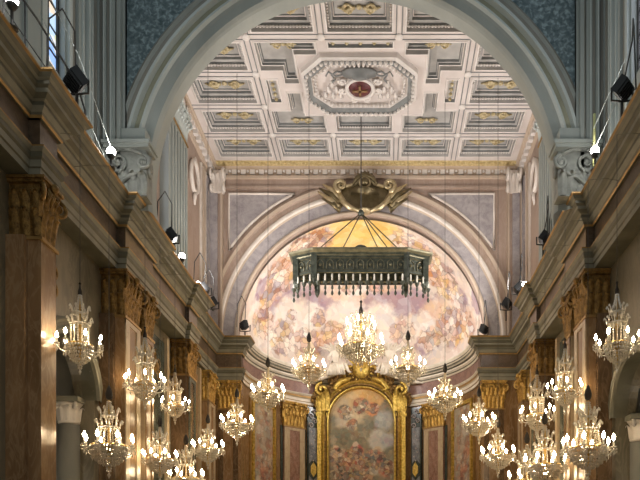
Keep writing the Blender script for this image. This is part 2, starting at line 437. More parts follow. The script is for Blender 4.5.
for s, X, secs, nm in ((1, XL, SEC_L, 'trim_1'), (-1, XR, SEC_R, 'trim_2')):
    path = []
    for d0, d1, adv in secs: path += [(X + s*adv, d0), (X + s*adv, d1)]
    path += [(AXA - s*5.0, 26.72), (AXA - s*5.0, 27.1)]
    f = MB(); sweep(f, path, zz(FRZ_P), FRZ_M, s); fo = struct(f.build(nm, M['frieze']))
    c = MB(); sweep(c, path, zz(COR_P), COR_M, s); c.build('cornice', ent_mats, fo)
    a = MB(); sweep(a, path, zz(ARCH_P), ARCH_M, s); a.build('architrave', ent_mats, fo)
# apse entablature (half circle), pale mouldings on a rose frieze
ap = [(AXA - 5.0, 26.85)] + [(AXA - 5.0*math.cos(math.pi*i/48), 27.0 + 5.0*math.sin(math.pi*i/48)) for i in range(49)] + [(AXA + 5.0, 26.85)]
COR_A = [(-.3,8.36),(.04,8.36),(.08,8.42),(.10,8.47),(.17,8.53),(.17,8.60),(.25,8.64),(.31,8.68),(.32,8.76),(.36,8.80),(.36,8.85),(.41,8.95),(.41,9.0),(-.5,9.0)]
COR_AM = [0,1,2,1,1,2,1,2,1,2,1,1,2]
f = MB(); sweep(f, ap, zz(FRZ_P), FRZ_M, 1); fo = struct(f.build('trim_3', M['marble_rose']))
c = MB(); sweep(c, ap, zz(COR_A), COR_AM, 1); c.build('cornice', [M['apse_c'], M['stucco'], M['entab']], fo)
a = MB(); sweep(a, ap, zz(ARCH_P), [0,1,2,1,0,2,1,1,0], 1); a.build('architrave', [M['apse_c'], M['stucco'], M['gold_line']], fo)

# ---- piers at the mouth of the apse, apse wall and half dome
wch = MB(); piers = MB()
for s in (1, -1):
    piers.box((AXA - s*5.02, 26.75, 0), (AXA - s*7.6, 27.34, Z(8.9)))
ACX, ACZ, AR = AXA, Z(9.25), 5.22
xl, xr, zt = AXA - 6.75, AXA + 6.95, Z(17.3)
n = 60; prev = None
for a in sorted([math.pi*i/n for i in range(n+1)] + [math.atan2(zt-ACZ, xr-ACX), math.atan2(zt-ACZ, xl-ACX)]):   # wall above, with the round opening
    c_, s_ = math.cos(a), math.sin(a)
    k = min(((xr-ACX)/c_ if c_ > 1e-6 else 1e9), ((xl-ACX)/c_ if c_ < -1e-6 else 1e9), ((zt-ACZ)/s_ if s_ > 1e-6 else 1e9))
    cur = [(ACX + AR*c_, 27.4, ACZ + AR*s_), (ACX + k*c_, 27.4, ACZ + k*s_)]
    if prev: wch.add([prev[0], cur[0], cur[1], prev[1]], [(0,1,2,3)])
    prev = cur
for s in (1,-1):
    wch.box((AXA - s*5.2, 27.35, Z(8.9)), (AXA - s*7.9, 27.6, ACZ+.02))
wco = struct(wch.build('wall_front', M['ch_pink'])); piers.build('apse_pier', M['marble_brown'], wco)
aw = MB(); N_ = 64
for i in range(N_):
    p = []
    for k in (i, i+1):
        a = math.pi*k/N_; p.append((AXA - 5.06*math.cos(a), 27.0 + 5.06*math.sin(a)))
    aw.add([(*p[0],0),(*p[1],0),(*p[1],Z(9.0)),(*p[0],Z(9.0))], [(0,1,2,3)])
struct(aw.build('wall_back', M['marble_brown']))
# half dome, painted
dome_c = Vector((AXA, 27.35, Z(9.1))); DR = 5.22
def on_dome(px, py):
    o = Vector((0, 0, E)); d = (P(px, py, 1.0) - o).normalized()
    oc = o - dome_c; b = oc.dot(d); c = oc.dot(oc) - DR*DR
    t = -b + math.sqrt(max(b*b - c, 0)); return o + d*t - dome_c
blobs = []
def bl(x, y, r, col):
    if r >= 8: blobs.append((tuple(on_dome(x, y)), r*.056, col))
GOLD_, ORG, PALE, LIL, PEA, RED_, BLU, OLV = (.90,.60,.14), (.70,.36,.12), (.90,.84,.78), (.36,.26,.35), (.74,.54,.42), (.55,.20,.11), (.40,.43,.50), (.36,.34,.24)
for x, y, r, c in ((362,262,44,PEA),(362,236,34,GOLD_),(334,238,16,GOLD_),(392,240,17,GOLD_),(316,240,15,ORG),(300,252,15,ORG),(288,268,13,ORG),(412,248,15,ORG),(428,262,14,ORG),(440,276,12,ORG),
    (276,300,15,LIL),(294,303,14,LIL),(312,302,15,LIL),(330,310,11,LIL),(262,288,10,LIL),(378,306,15,LIL),(398,304,14,LIL),(418,302,13,LIL),(438,306,10,LIL),(462,300,10,LIL),(476,304,9,LIL),(424,345,9,LIL),
    (290,322,22,PALE),(300,340,14,PALE),(274,340,13,PALE),(312,316,12,PALE),(345,322,20,PALE),(380,326,20,PALE),(352,286,12,PALE),(440,318,18,PEA),(455,330,14,PEA),(424,326,13,PALE),(470,322,12,PEA),
    (352,280,6,BLU),(364,284,6,BLU),(284,262,7,BLU),(268,270,6,BLU),(452,284,7,BLU),(412,322,6,BLU),(378,270,6,RED_),
    (258,300,7,PEA),(262,320,8,RED_),(270,332,6,ORG),(284,314,5,ORG),(306,328,5,PEA),(303,352,7,RED_),(316,340,8,PEA),(318,356,6,ORG),(450,336,6,RED_),(436,320,5,RED_),(463,332,5,ORG),(470,312,5,RED_),
    (442,262,7,GOLD_),(448,272,6,ORG),(278,252,7,PEA),(430,280,6,PEA),(300,270,7,RED_),(420,272,6,RED_),(320,330,5,OLV),(410,336,6,OLV),(402,330,5,OLV),(256,312,5,PALE)): bl(x, y, r, c)
figz = [(tuple(on_dome(x, y)), r*.056) for x, y, r in ((300,250,17),(282,274,19),(268,296,10),(318,238,13),(405,242,14),(425,258,17),(445,280,17),(462,304,9),(262,322,14),(282,338,15),(306,344,15),(452,326,18),(430,338,12),(470,328,10),(350,284,9),(374,284,9),(334,334,12),(402,332,12),(318,318,7),(290,318,6),(362,330,12))]
M['fresco'] = paint_mat('fresco_pigment', (.80,.71,.64), [(.16,.09,.08),(.60,.25,.10),(.88,.64,.46),(.96,.92,.87),(.84,.56,.18),(.30,.30,.40),(.70,.40,.32),(.94,.88,.80)], blobs, .45, 2.2, 1.7, .8, .66, .42, figz, .16)
dm = MB(); nu, nv = 64, 28
for j in range(nv+1):
    ph = math.pi/2*j/nv
    for i in range(nu+1):
        a = math.pi*i/nu
        dm.v.append((-DR*math.cos(a)*math.cos(ph), DR*math.sin(a)*math.cos(ph), DR*math.sin(ph)))
for j in range(nv):
    for i in range(nu):
        b = j*(nu+1)+i
        dm.f.append((b, b+1, b+nu+2, b+nu+1)); dm.m.append(0); dm.sm.append(True)
dome = dm.build('ceiling_apse', M['fresco'], loc=dome_c); struct(dome, 'half dome painted with a pale fresco of clouds and figures')

# arch mouldings on the wall above the apse
am = MB()
arc_sweep(am, ACX, ACZ, [(6.68,27.45),(6.68,27.3),(6.55,27.22),(6.42,27.24),(6.38,27.3),(6.2,27.3),(6.14,27.24),(6.08,27.22),(6.02,27.22),(5.98,27.28),(5.92,27.32),(5.5,27.36),(5.44,27.3),(5.36,27.26),(5.28,27.28),(5.24,27.36),(5.21,27.75)],
          [0,0,1,0,0,1,2,2,2,1,3,3,1,1,0,0], -.06, math.pi+.06, 80)
am.build('arch_moulding', [M['ch_pink'], M['ch_cream'], M['ch_white'], M['ch_grey']], wco)
# corner strips, top band and grey spandrel panels with white beaded edges
st = MB()
for s, x0, x1 in ((1, -7.55, -6.95), (-1, 5.25, 5.85)):
    e = x1 if s > 0 else x0; o = x0 if s > 0 else x1
    st.box((o, 27.2, Z(9)), (e, 27.45, Z(16.0)), 1)
    st.box((o + s*.14, 27.14, Z(9)), (e - s*.16, 27.22, Z(15.6)), 2)
    st.box((e - s*.03, 27.12, Z(9)), (e + s*.04, 27.42, Z(16.0)), 0)
    st.box((o + s*.02, 27.12, Z(9)), (o + s*.1, 27.42, Z(16.0)), 0)
st.box((-7.5, 27.3, Z(15.72)), (5.8, 27.42, Z(16.1)), 1)
st.box((-7.5, 27.22, Z(15.62)), (5.8, 27.42, Z(15.72)), 3)
st.box((-7.5, 27.18, Z(16.02)), (5.8, 27.42, Z(16.12)), 0)
st.build('wall_strip', [M['ch_cream'], M['ch_pink'], M['ch_grey'], M['ch_pink']], wco)
for s in (1, -1):
    xo = AXA - s*5.66; zt_, zb = Z(15.42), None
    r = 6.80
    a0 = math.acos(min(1, 5.66/r)); a1 = math.asin((zt_-ACZ)/r)
    arc = [(ACX - s*r*math.cos(a0 + (a1-a0)*i/14), ACZ + r*math.sin(a0 + (a1-a0)*i/14)) for i in range(15)]
    poly = [(xo, zt_)] + arc
    MB().plate(poly, lambda u, w, t: (u, 27.40 - t, w), .06).build('spandrel_panel', M['ch_grey'], wco)
    MB().tube([(u, 27.32, w) for u, w in poly], .055, 6, closed=True).build('spandrel_border', M['ch_white'], wco)

# ---- great arch across the nave
GX, GZ, GD = -.82, Z(9.48), 16.4
ga = MB()
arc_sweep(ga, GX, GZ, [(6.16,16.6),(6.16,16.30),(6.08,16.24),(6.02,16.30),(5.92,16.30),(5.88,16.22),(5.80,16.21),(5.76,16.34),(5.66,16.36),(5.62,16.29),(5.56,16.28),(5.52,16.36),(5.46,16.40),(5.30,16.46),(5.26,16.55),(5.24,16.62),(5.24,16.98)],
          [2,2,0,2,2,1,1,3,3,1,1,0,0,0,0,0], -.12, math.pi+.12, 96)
gao = struct(ga.build('trim_4', [M['upper'], M['upper_l'], M['upper_d'], M['sage']]), 'grey green moulded arch across the nave')
sp = MB(); n = 60; prev = None
for a in sorted([math.pi*i/n for i in range(n+1)] + [math.atan2(8.0, 6.6), math.atan2(8.0, -6.6)]):
    c_, s_ = math.cos(a), math.sin(a)
    k = min((6.6/abs(c_) if abs(c_) > 1e-6 else 1e9), (8.0/s_ if s_ > 1e-6 else 1e9)); k = max(k, 6.12)
    cur = [(GX + 6.1*c_, 16.32, GZ + 6.1*s_), (GX + k*c_, 16.32, GZ + k*s_)]
    if prev: sp.add([prev[0], cur[0], cur[1], prev[1]], [(0,1,2,3)])
    prev = cur
sp.build('spandrel_panel', M['blue'], gao)
# pilaster strips either side of it and on the returning upper nave walls
for s, nm in ((1, 'wall_left_upper'), (-1, 'wall_right_upper')):
    xw = -7.3 if s > 0 else 5.62                 # upper nave wall
    xe = -6.58 if s > 0 else 4.84                # edge of the spandrel
    w = MB(); X0 = xw
    d0, d1, z0, z1 = 13.75, 14.6, Z(10.75), Z(15.6)
    def side(a, b, c, d): w.box((X0, a, c), (X0 - s*.35, b, d))
    side(3, d0, Z(8.9), Z(17.5)); side(d1, 16.9, Z(8.9), Z(17.5)); side(d0, d1, Z(8.9), z0); side(d0, d1, z1, Z(17.5))
    wo = struct(w.build(nm, M['upper']))
    t = MB()
    for a, b, p, m in ((14.66,14.8,.08,1),(14.8,15.0,.04,2),(15.05,15.35,.10,0),(15.2,15.26,.14,1),(15.45,15.55,.16,1),(15.55,15.95,.12,0),(15.62,15.68,.16,1),(15.8,15.86,.16,2),(13.5,13.7,.08,1),(12.9,13.4,.1,0)):
        t.box((xw, a, Z(8.9)), (xw + s*p, b, Z(17.4)), m)
    W = abs(xe - xw)
    for f0, f1, d, m in ((0,1,16.2,0),(.04,.14,16.12,1),(.14,.22,16.16,2),(.30,.42,16.06,0),(.34,.38,16.0,1),(.42,.50,16.12,2),(.52,.72,16.08,0),(.57,.61,16.03,1),(.74,.80,16.1,2),(.80,.92,16.05,0),(.93,.995,16.26,2),(.96,1.0,16.22,3)):
        t.box((xw + s*W*f0, d, Z(8.9)), (xw + s*W*f1, 16.7, Z(17.4)), m)
    t.build('wall_strip', [M['upper'], M['upper_l'], M['upper_d'], M['sage']], wo)
def window(nm, x, s, d0, d1, z0, z1, mat, bars=4, label=''):
    fr = MB()
    fr.box((x - s*.05, d0-.06, z0-.06), (x + s*.05, d0+.05, z1+.06)); fr.box((x - s*.05, d1-.05, z0-.06), (x + s*.05, d1+.06, z1+.06))
    fr.box((x - s*.05, d0, z0-.06), (x + s*.05, d1, z0+.06)); fr.box((x - s*.05, d0, z1-.06), (x + s*.05, d1, z1+.06))
    dm_ = (d0+d1)/2; fr.box((x - s*.03, dm_-.02, z0), (x + s*.03, dm_+.02, z1))
    for i in range(1, bars): fr.box((x - s*.02, d0, z0 + (z1-z0)*i/bars - .015), (x + s*.02, d1, z0 + (z1-z0)*i/bars + .015))
    o = struct(fr.build(nm, M['iron']), label)
    MB().box((x - s*.012, d0, z0), (x - s*.004, d1, z1)).build('window_pane', mat, o)
window('window_1', -7.48, 1, 13.75, 14.6, Z(10.75), Z(15.6), M['stained'], 9, 'tall stained glass window above the cornice')
window('window_2', 5.80, -1, 13.75, 14.6, Z(10.75), Z(15.6), M['clear'], 9, 'tall pale window above the cornice')

# ---- presbytery upper walls
PXL, PXR = -7.5, 5.9
for s, X, nm in ((1, PXL, 'wall_left_presbytery'), (-1, PXR, 'wall_right_presbytery')):
    w = MB(); z0, z1 = Z(10.1), Z(14.8)
    if s > 0:
        w.box((X, 16.6, Z(8.9)), (X - s*.3, 20.35, Z(17.4))); w.box((X, 21.05, Z(8.9)), (X - s*.3, 27.5, Z(17.4)))
        w.box((X, 20.35, Z(8.9)), (X - s*.3, 21.05, z0)); w.box((X, 20.35, z1), (X - s*.3, 21.05, Z(17.4)))
    else:
        w.box((X, 16.6, Z(8.9)), (X - s*.3, 27.5, Z(17.4)))
    wo = struct(w.build(nm, M['ch_pink']))
    t = MB()
    for a, b, p, m in ((23.9,24.0,.08,1),(24.0,24.1,.05,0),(25.9,26.0,.08,1),(26.15,26.4,.1,0),(26.5,26.6,.08,1),(26.8,27.2,.1,2),(18.5,18.8,.1,3),(19.6,19.9,.1,3)):
        t.box((X, a, Z(8.9)), (X + s*p, b, Z(15.9)), m)
    t.build('wall_strip', [M['ch_cream'], M['ch_white'], M['ch_grey'], M['upper']], wo)
window('window_3', -7.6, 1, 20.35, 21.05, Z(10.1), Z(14.8), M['clear'], 7, 'narrow bright window beyond the great arch')

# ---- coffered ceiling
CZ = Z(16.6)
ce = MB()
ce.box((-7.9, 16.6, CZ+.62), (6.3, 27.9, CZ+.75))
ceo = struct(ce.build('ceiling', M['ceil'])); ceo['label'] = 'coffered ceiling painted pink and grey with gilded ornaments'
AC = -.8
colx = [AC-6.25, AC-3.66, AC-1.25, AC+1.25, AC+3.66, AC+6.25]
rowd = [17.3, 18.9, 20.5, 22.1, 23.7, 25.3, 26.85]
RW = .15
def offset_poly(poly, d):
    """inset a counter-clockwise polygon by d"""
    n = len(poly); out = []
    for i in range(n):
        p0, p1, p2 = Vector(poly[i-1]), Vector(poly[i]), Vector(poly[(i+1) % n])
        a = (p1-p0).normalized(); b = (p2-p1).normalized()
        na, nb = Vector((-a.y, a.x)), Vector((-b.y, b.x))
        m = na + nb; m = m / max(m.dot(na), .15)
        out.append(tuple(p1 + m*d))
    return out
def rings(mb, poly, steps, mats, cap):
    loops = [[(x, y, CZ + h) for x, y in offset_poly(poly, d)] for d, h in steps]
    n = len(poly); b = len(mb.v)
    for l in loops: mb.v.extend(l)
    for i in range(len(loops)-1):
        for j in range(n):
            j2 = (j+1) % n
            mb.f.append((b+i*n+j, b+i*n+j2, b+(i+1)*n+j2, b+(i+1)*n+j)); mb.m.append(mats[i]); mb.sm.append(False)
    mb.f.append(tuple(b+(len(loops)-1)*n+j for j in range(n))); mb.m.append(cap); mb.sm.append(False)
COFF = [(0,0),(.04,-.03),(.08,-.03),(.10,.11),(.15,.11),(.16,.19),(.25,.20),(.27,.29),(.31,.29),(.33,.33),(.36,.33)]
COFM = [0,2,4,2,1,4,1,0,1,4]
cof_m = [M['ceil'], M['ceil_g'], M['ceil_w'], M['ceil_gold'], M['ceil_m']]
def dentils(mb, poly, d, h, size, step, mat=0):
    q = offset_poly(poly, d); n = len(q)
    for i in range(n):
        a, b = Vector(q[i]), Vector(q[(i+1) % n]); L_ = (b-a).length; k = max(1, int(L_/step)); t = (b-a).normalized()
        nn = Vector((-t.y, t.x))
        for j in range(k):
            c = a + t*(L_*(j+.5)/k)
            x0, y0 = c - t*size*.5; x1, y1 = c + t*size*.5 + nn*size*.9
            mb.box((min(x0,x1), min(y0,y1), CZ+h), (max(x0,x1), max(y0,y1), CZ+h+size), mat)
def ornament(mb, cx, cy, w, d, h, seed, mat=0):
    """a gilded relief: rosette with two scrolling leaves"""
    rn = random.Random(seed)
    mb.ball((cx, cy, h), min(w,d)*.16, 8, 5, mat, .6)
    for s in (1, -1):
        for v in (1, -1):
            pts = spiral((cx + s*w*.24, cy + v*d*.02), d*.30, d*.06, 1.1, math.pi*(.5 if s > 0 else .5), lambda a, b: (a, b, h - .02), 12, s*v)
            mb.tube(pts, [d*.07*(1-.5*i/12) for i in range(len(pts))], 5, mat)
        mb.tube([(cx + s*w*.08, cy, h), (cx + s*w*.28, cy + d*.1*rn.choice((1,-1)), h-.03), (cx + s*w*.46, cy, h)], [d*.09, d*.12, d*.03], 5, mat)
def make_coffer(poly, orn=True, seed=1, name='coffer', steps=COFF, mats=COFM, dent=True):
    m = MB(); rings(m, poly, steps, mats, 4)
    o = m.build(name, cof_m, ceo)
    if dent:
        d = MB(); dentils(d, poly, .11, .07, .05, .10); d.build('dentil_band', M['ceil_w'], o)
    if orn:
        xs = [p[0] for p in poly]; ys = [p[1] for p in poly]
        w = max(xs)-min(xs)-.74; dd = max(ys)-min(ys)-.70
        g = MB(); ornament(g, (max(xs)+min(xs))/2, (max(ys)+min(ys))/2+.03, w, dd, CZ+.29, seed); g.build('gilded_ornament', M['ceil_gold'], o)
    return o
def rect(x0, y0, x1, y1): return [(x0,y0),(x1,y0),(x1,y1),(x0,y1)]
holes = []
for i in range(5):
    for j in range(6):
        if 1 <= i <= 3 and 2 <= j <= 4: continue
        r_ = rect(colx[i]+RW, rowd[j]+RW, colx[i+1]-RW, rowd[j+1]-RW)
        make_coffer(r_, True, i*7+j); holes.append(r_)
# centre field: octagon, four stepped corner coffers, small panels
OCX, OCD = AC-.08, 22.5
def lpoly(s, v):
    up = [(-3.5,-1.85),(-1.42,-1.85),(-1.42,-1.25),(-2.16,-1.25),(-2.16,.05),(-2.76,.05),(-2.76,-.55),(-3.5,-.55)]
    lo = [(-3.5,2.65),(-1.42,2.65),(-1.42,1.60),(-2.16,1.60),(-2.16,.42),(-2.76,.42),(-2.76,1.35),(-3.5,1.35)]
    p = [(AC - s*x*-1 if s > 0 else AC - x, OCD + y) for x, y in (up if v < 0 else lo)]
    if s > 0: p = [(AC + x, OCD + y) for x, y in (up if v < 0 else lo)]
    area = sum(p[i-1][0]*p[i][1] - p[i][0]*p[i-1][1] for i in range(len(p)))
    return p if area > 0 else p[::-1]
LST = [(0,0),(.03,-.03),(.06,-.03),(.08,.11),(.12,.11),(.13,.18),(.17,.18),(.19,.26),(.22,.26)]
LSM = [0,2,4,2,1,4,1,4]
for s in (1,-1):
    for v in (-1, 1):
        p = lpoly(s, v); o = make_coffer(p, False, 3, 'corner_coffer', LST, LSM, False); holes.append(p)
        g_ = MB(); ornament(g_, AC - s*(2.55 if v < 0 else 2.4), OCD + (-1.45 if v < 0 else 2.2), .95, .45, CZ+.2, 11); g_.build('gilded_ornament', M['ceil_gold'], o)
SML = [(0,0),(.03,-.03),(.07,-.03),(.09,.08),(.13,.08)]; SMM = [0,2,1,0]
for p in (rect(AC-3.42, 22.28, AC-2.92, 23.5), rect(AC+2.92, 22.28, AC+3.42, 23.5), rect(AC-1.12, 20.62, AC+1.12, 20.98)):
    o = make_coffer(p, False, 5, 'small_panel', SML, SMM, False); holes.append(p)
    xs = [q[0] for q in p]; ys = [q[1] for q in p]; g = MB(); lx, ly = max(xs)-min(xs), max(ys)-min(ys)
    for k in range(5):
        t = (k+.5)/5
        c = (min(xs)+lx*t, (min(ys)+max(ys))/2, CZ+.05) if lx > ly else ((min(xs)+max(xs))/2, min(ys)+ly*t, CZ+.05)
        g.ball(c, .07, 6, 4)
    g.build('gilded_ornament', M['ceil_gold'], o)
p = rect(AC-1.12, 24.1, AC+1.12, 25.1); make_coffer(p, False, 9, 'coffer', LST, LSM, True); holes.append(p)
# ribs: the flat soffit between all those recesses, cut as a grid of strips
xs = sorted({round(q[0],3) for h in holes for q in h} | {-7.45, 5.85}); ys = sorted({round(q[1],3) for h in holes for q in h} | {16.7, 27.4})
def inside(x, y, poly):
    c = False
    for i in range(len(poly)):
        (x1,y1),(x2,y2) = poly[i-1], poly[i]
        if (y1 > y) != (y2 > y) and x < (x2-x1)*(y-y1)/(y2-y1)+x1: c = not c
    return c
rb = MB()
for a, b in zip(xs[:-1], xs[1:]):
    for c, d in zip(ys[:-1], ys[1:]):
        mx_, my_ = (a+b)/2, (c+d)/2
        if any(inside(mx_, my_, h) for h in holes): continue
        rb.add([(a,c,CZ),(b,c,CZ),(b,d,CZ),(a,d,CZ)], [(0,1,2,3)])
rb.build('ceiling_rib', M['ceil'], ceo)
rs = MB()
for x in colx[1:-1]:
    for y in rowd[1:-1]:
        if abs(x-AC) < 2 and 21 < y < 25: continue
        rs.ball((x, y, CZ-.02), .10, 8, 4, 0, .5); rs.lathe([(.14,0),(.14,-.03),(.08,-.05)], (x,y,CZ), 8)
rs.build('rib_rosette', M['ceil_w'], ceo)
for x in colx[1:-1]:                                       # thin raised fillets along the ribs
    f = MB()
    for e in (-.09, .09): f.box((x+e-.015, 16.7, CZ-.025), (x+e+.015, 20.5 if abs(x-AC) < 2 else 26.9, CZ+.01)); 
    if abs(x-AC) < 2:
        for e in (-.09, .09): f.box((x+e-.015, 25.3, CZ-.025), (x+e+.015, 26.9, CZ+.01))
    f.build('rib_fillet', M['ceil_g'], ceo)
for y in rowd[1:-1]:
    f = MB()
    for e in (-.10, .10):
        if 20.6 < y < 25.2:
            f.box((-7.2, y+e-.012, CZ-.02), (AC-3.6, y+e+.012, CZ+.01)); f.box((AC+3.6, y+e-.012, CZ-.02), (5.6, y+e+.012, CZ+.01))
        else: f.box((-7.2, y+e-.012, CZ-.02), (5.6, y+e+.012, CZ+.01))
    f.build('rib_fillet', M['ceil_g'], ceo)
# gilded border and modillion cornice round the ceiling
gb = MB(); gb.box((-7.2, 26.93, CZ-.03), (5.6, 27.4, CZ+.02)); gb.box((-7.45, 16.7, CZ-.02), (-7.2, 27.3, CZ+.02)); gb.box((5.6, 16.7, CZ-.02), (5.85, 27.3, CZ+.02))
for k in range(72): gb.ball((-7.1 + 12.6*k/71, 27.05, CZ-.04), .075, 6, 4, 0, .6)
gb.build('gilded_border', M['border_gold'], ceo)
def modillions(name, p0, p1, nrm, n, pj=1.0):
    p0, p1, nrm = Vector(p0), Vector(p1), Vector(nrm); t = (p1-p0).normalized(); up = Vector((0,0,1))
    m = MB()
    pr = [(0,-.52),(.06,-.50),(.08,-.42),(.10,-.40),(.10,-.18),(.30,-.16),(.30,-.08),(.36,-.05),(.38,0)]
    pr = [(u*pj, z_) for u, z_ in pr]
    for i in range(len(pr)-1):
        (u0,z0),(u1,z1) = pr[i], pr[i+1]
        m.add([p0+nrm*u0+up*z0, p1+nrm*u0+up*z0, p1+nrm*u1+up*z1, p0+nrm*u1+up*z1], [(0,1,2,3)], 0)
    L_ = (p1-p0).length
    for k in range(n):
        c = p0 + t*(L_*(k+.5)/n)
        a = c - t*.10 + nrm*.08*pj + up*-.36; b = c + t*.10 + nrm*.27*pj + up*-.16
        m.box((min(a.x,b.x),min(a.y,b.y),a.z), (max(a.x,b.x),max(a.y,b.y),b.z), 1)
        m.ball(c + t*(L_*.5/n) + nrm*.2*pj + up*-.22, .06, 6, 4, 1)
    return m.build(name, [M['ch_cream'], M['ceil_w']], ceo)
modillions('modillion_cornice', (-7.4, 27.38, CZ), (5.75, 27.38, CZ), (0,-1,0), 34, .35)
modillions('modillion_cornice', (PXL, 16.7, CZ), (PXL, 27.38, CZ), (1,0,0), 26)
modillions('modillion_cornice', (PXR, 16.7, CZ), (PXR, 27.38, CZ), (-1,0,0), 26)
# ================================================================== PILASTERS AND CAPITALS
def capital_parts(parent, w, p, z0, h, mat, name='capital', rows=2):
    bell = MB(); a = w/2
    bell.box((-a+.01, -.05, z0), (a-.01, p-.01, z0+h*.9))
    def place(u, side_, zb, hh, ww):
        if side_ == 0: leaf(bell, (u, p-.01, zb), (0,1,0), (1,0,0), ww, hh, .38)
        elif side_ == 1: leaf(bell, (a-.01, u, zb), (1,0,0), (0,1,0), ww, hh, .38)
        else: leaf(bell, (-a+.01, u, zb), (-1,0,0), (0,1,0), ww, hh, .38)
    nf = max(3, round(w/.19)); ns = max(1, round(p/.19))
    for r in range(rows):
        zb = z0 + h*(.03 + .30*r); hh = h*.44
        for i in range(nf + r): place(-a + w*(i+.5*(1-r)+.0)/nf if r == 0 else -a + w*i/nf, 0, zb, hh, w/nf*1.02)
        for sd in (1, 2):
            for i in range(ns): place(p*(i+.5)/ns, sd, zb, hh, p/ns*1.02)
    for i in range(3):
        bell.tube([(-a*.5 + a*.5*i, p+.02, z0+h*.62), (-a*.5 + a*.5*i, p+.10, z0+h*.8), (-a*.5 + a*.5*i, p+.06, z0+h*.88)], [.03,.05,.03], 5)
    o = bell.build(name, mat, parent)
    ab = MB(); e = .07
    ab.box((-a-e, -.05, z0+h*.9), (a+e, p+e, z0+h*.95)); ab.box((-a-e-.04, -.05, z0+h*.95), (a+e+.04, p+e+.04, z0+h)); ab.ball((0, p+e+.04, z0+h*.94), .09, 8, 5)
    ab.build('abacus', mat, o)
    for s in (1, -1):
        v = MB(); rad = h*.15
        fn = lambda u, q, s=s: (s*(a + .03 + u*.7), p + .03 + u*.7, q)
        v.tube(spiral((0.0, z0+h*.72), rad, rad*.15, 1.6, math.pi/2, fn, 24, -1), [.045*(1-.5*i/24) for i in range(25)], 5)
        v.tube([(s*a*.5, p, z0+h*.5), (s*a*.8, p+.02, z0+h*.74), (s*(a+.03), p+.03, z0+h*.87)], [.03,.04,.04], 5)
        v.build('volute', mat, o)
    t = MB(); t.box((-a-.04, -.05, z0-.06), (a+.04, p+.04, z0)); t.build('astragal', M['gold_line'], o)
    return o
def pilaster(label, X, D, rz, w, p, zt, ch, shaft, cap, border=None, back=None, z0=0., group=None, name='marble_pilaster', base=True):
    r = thing(name, label, 'pilaster', (X, D, z0), rz, group)
    zs = zt - ch - z0
    m = MB().box((-w/2, -.05, 0), (w/2, p, zs)); m.build('shaft', shaft, r)
    if border:
        b = MB()
        for s in (1,-1): b.box((s*(w/2-.02), p-.01, .4), (s*(w/2-.26*w), p+.03, zs-.08))
        b.box((-w/2+.02, p-.01, zs-.2), (w/2-.02, p+.028, zs-.08))
        b.build('border_inlay', border, r)
    if back:
        bw, bp, bm = back
        MB().box((-bw/2, -.05, 0), (bw/2, bp, zs+ch*.0)).build('backing_strip', bm, r)
    if base:
        bb = MB(); bb.box((-w/2-.1, -.05, 0), (w/2+.1, p+.1, .9)); bb.box((-w/2-.06, -.05, .9), (w/2+.06, p+.06, 1.05)); bb.build('base', M['marble_cream'], r)
    capital_parts(r, w, p, zs, ch, cap)
    return r
LZ, RZ = -math.pi/2, math.pi/2
CT, CH = Z(7.28), 1.15
def advL(v): return XL + v
pilaster('brown marble pier with gilded capital at the left edge, closest one', XL-.4, 12.62, LZ, .56, .62, CT, CH, M['marble_brown'], M['gold_dark'], None, (.8,.36,M['marble_brown']))
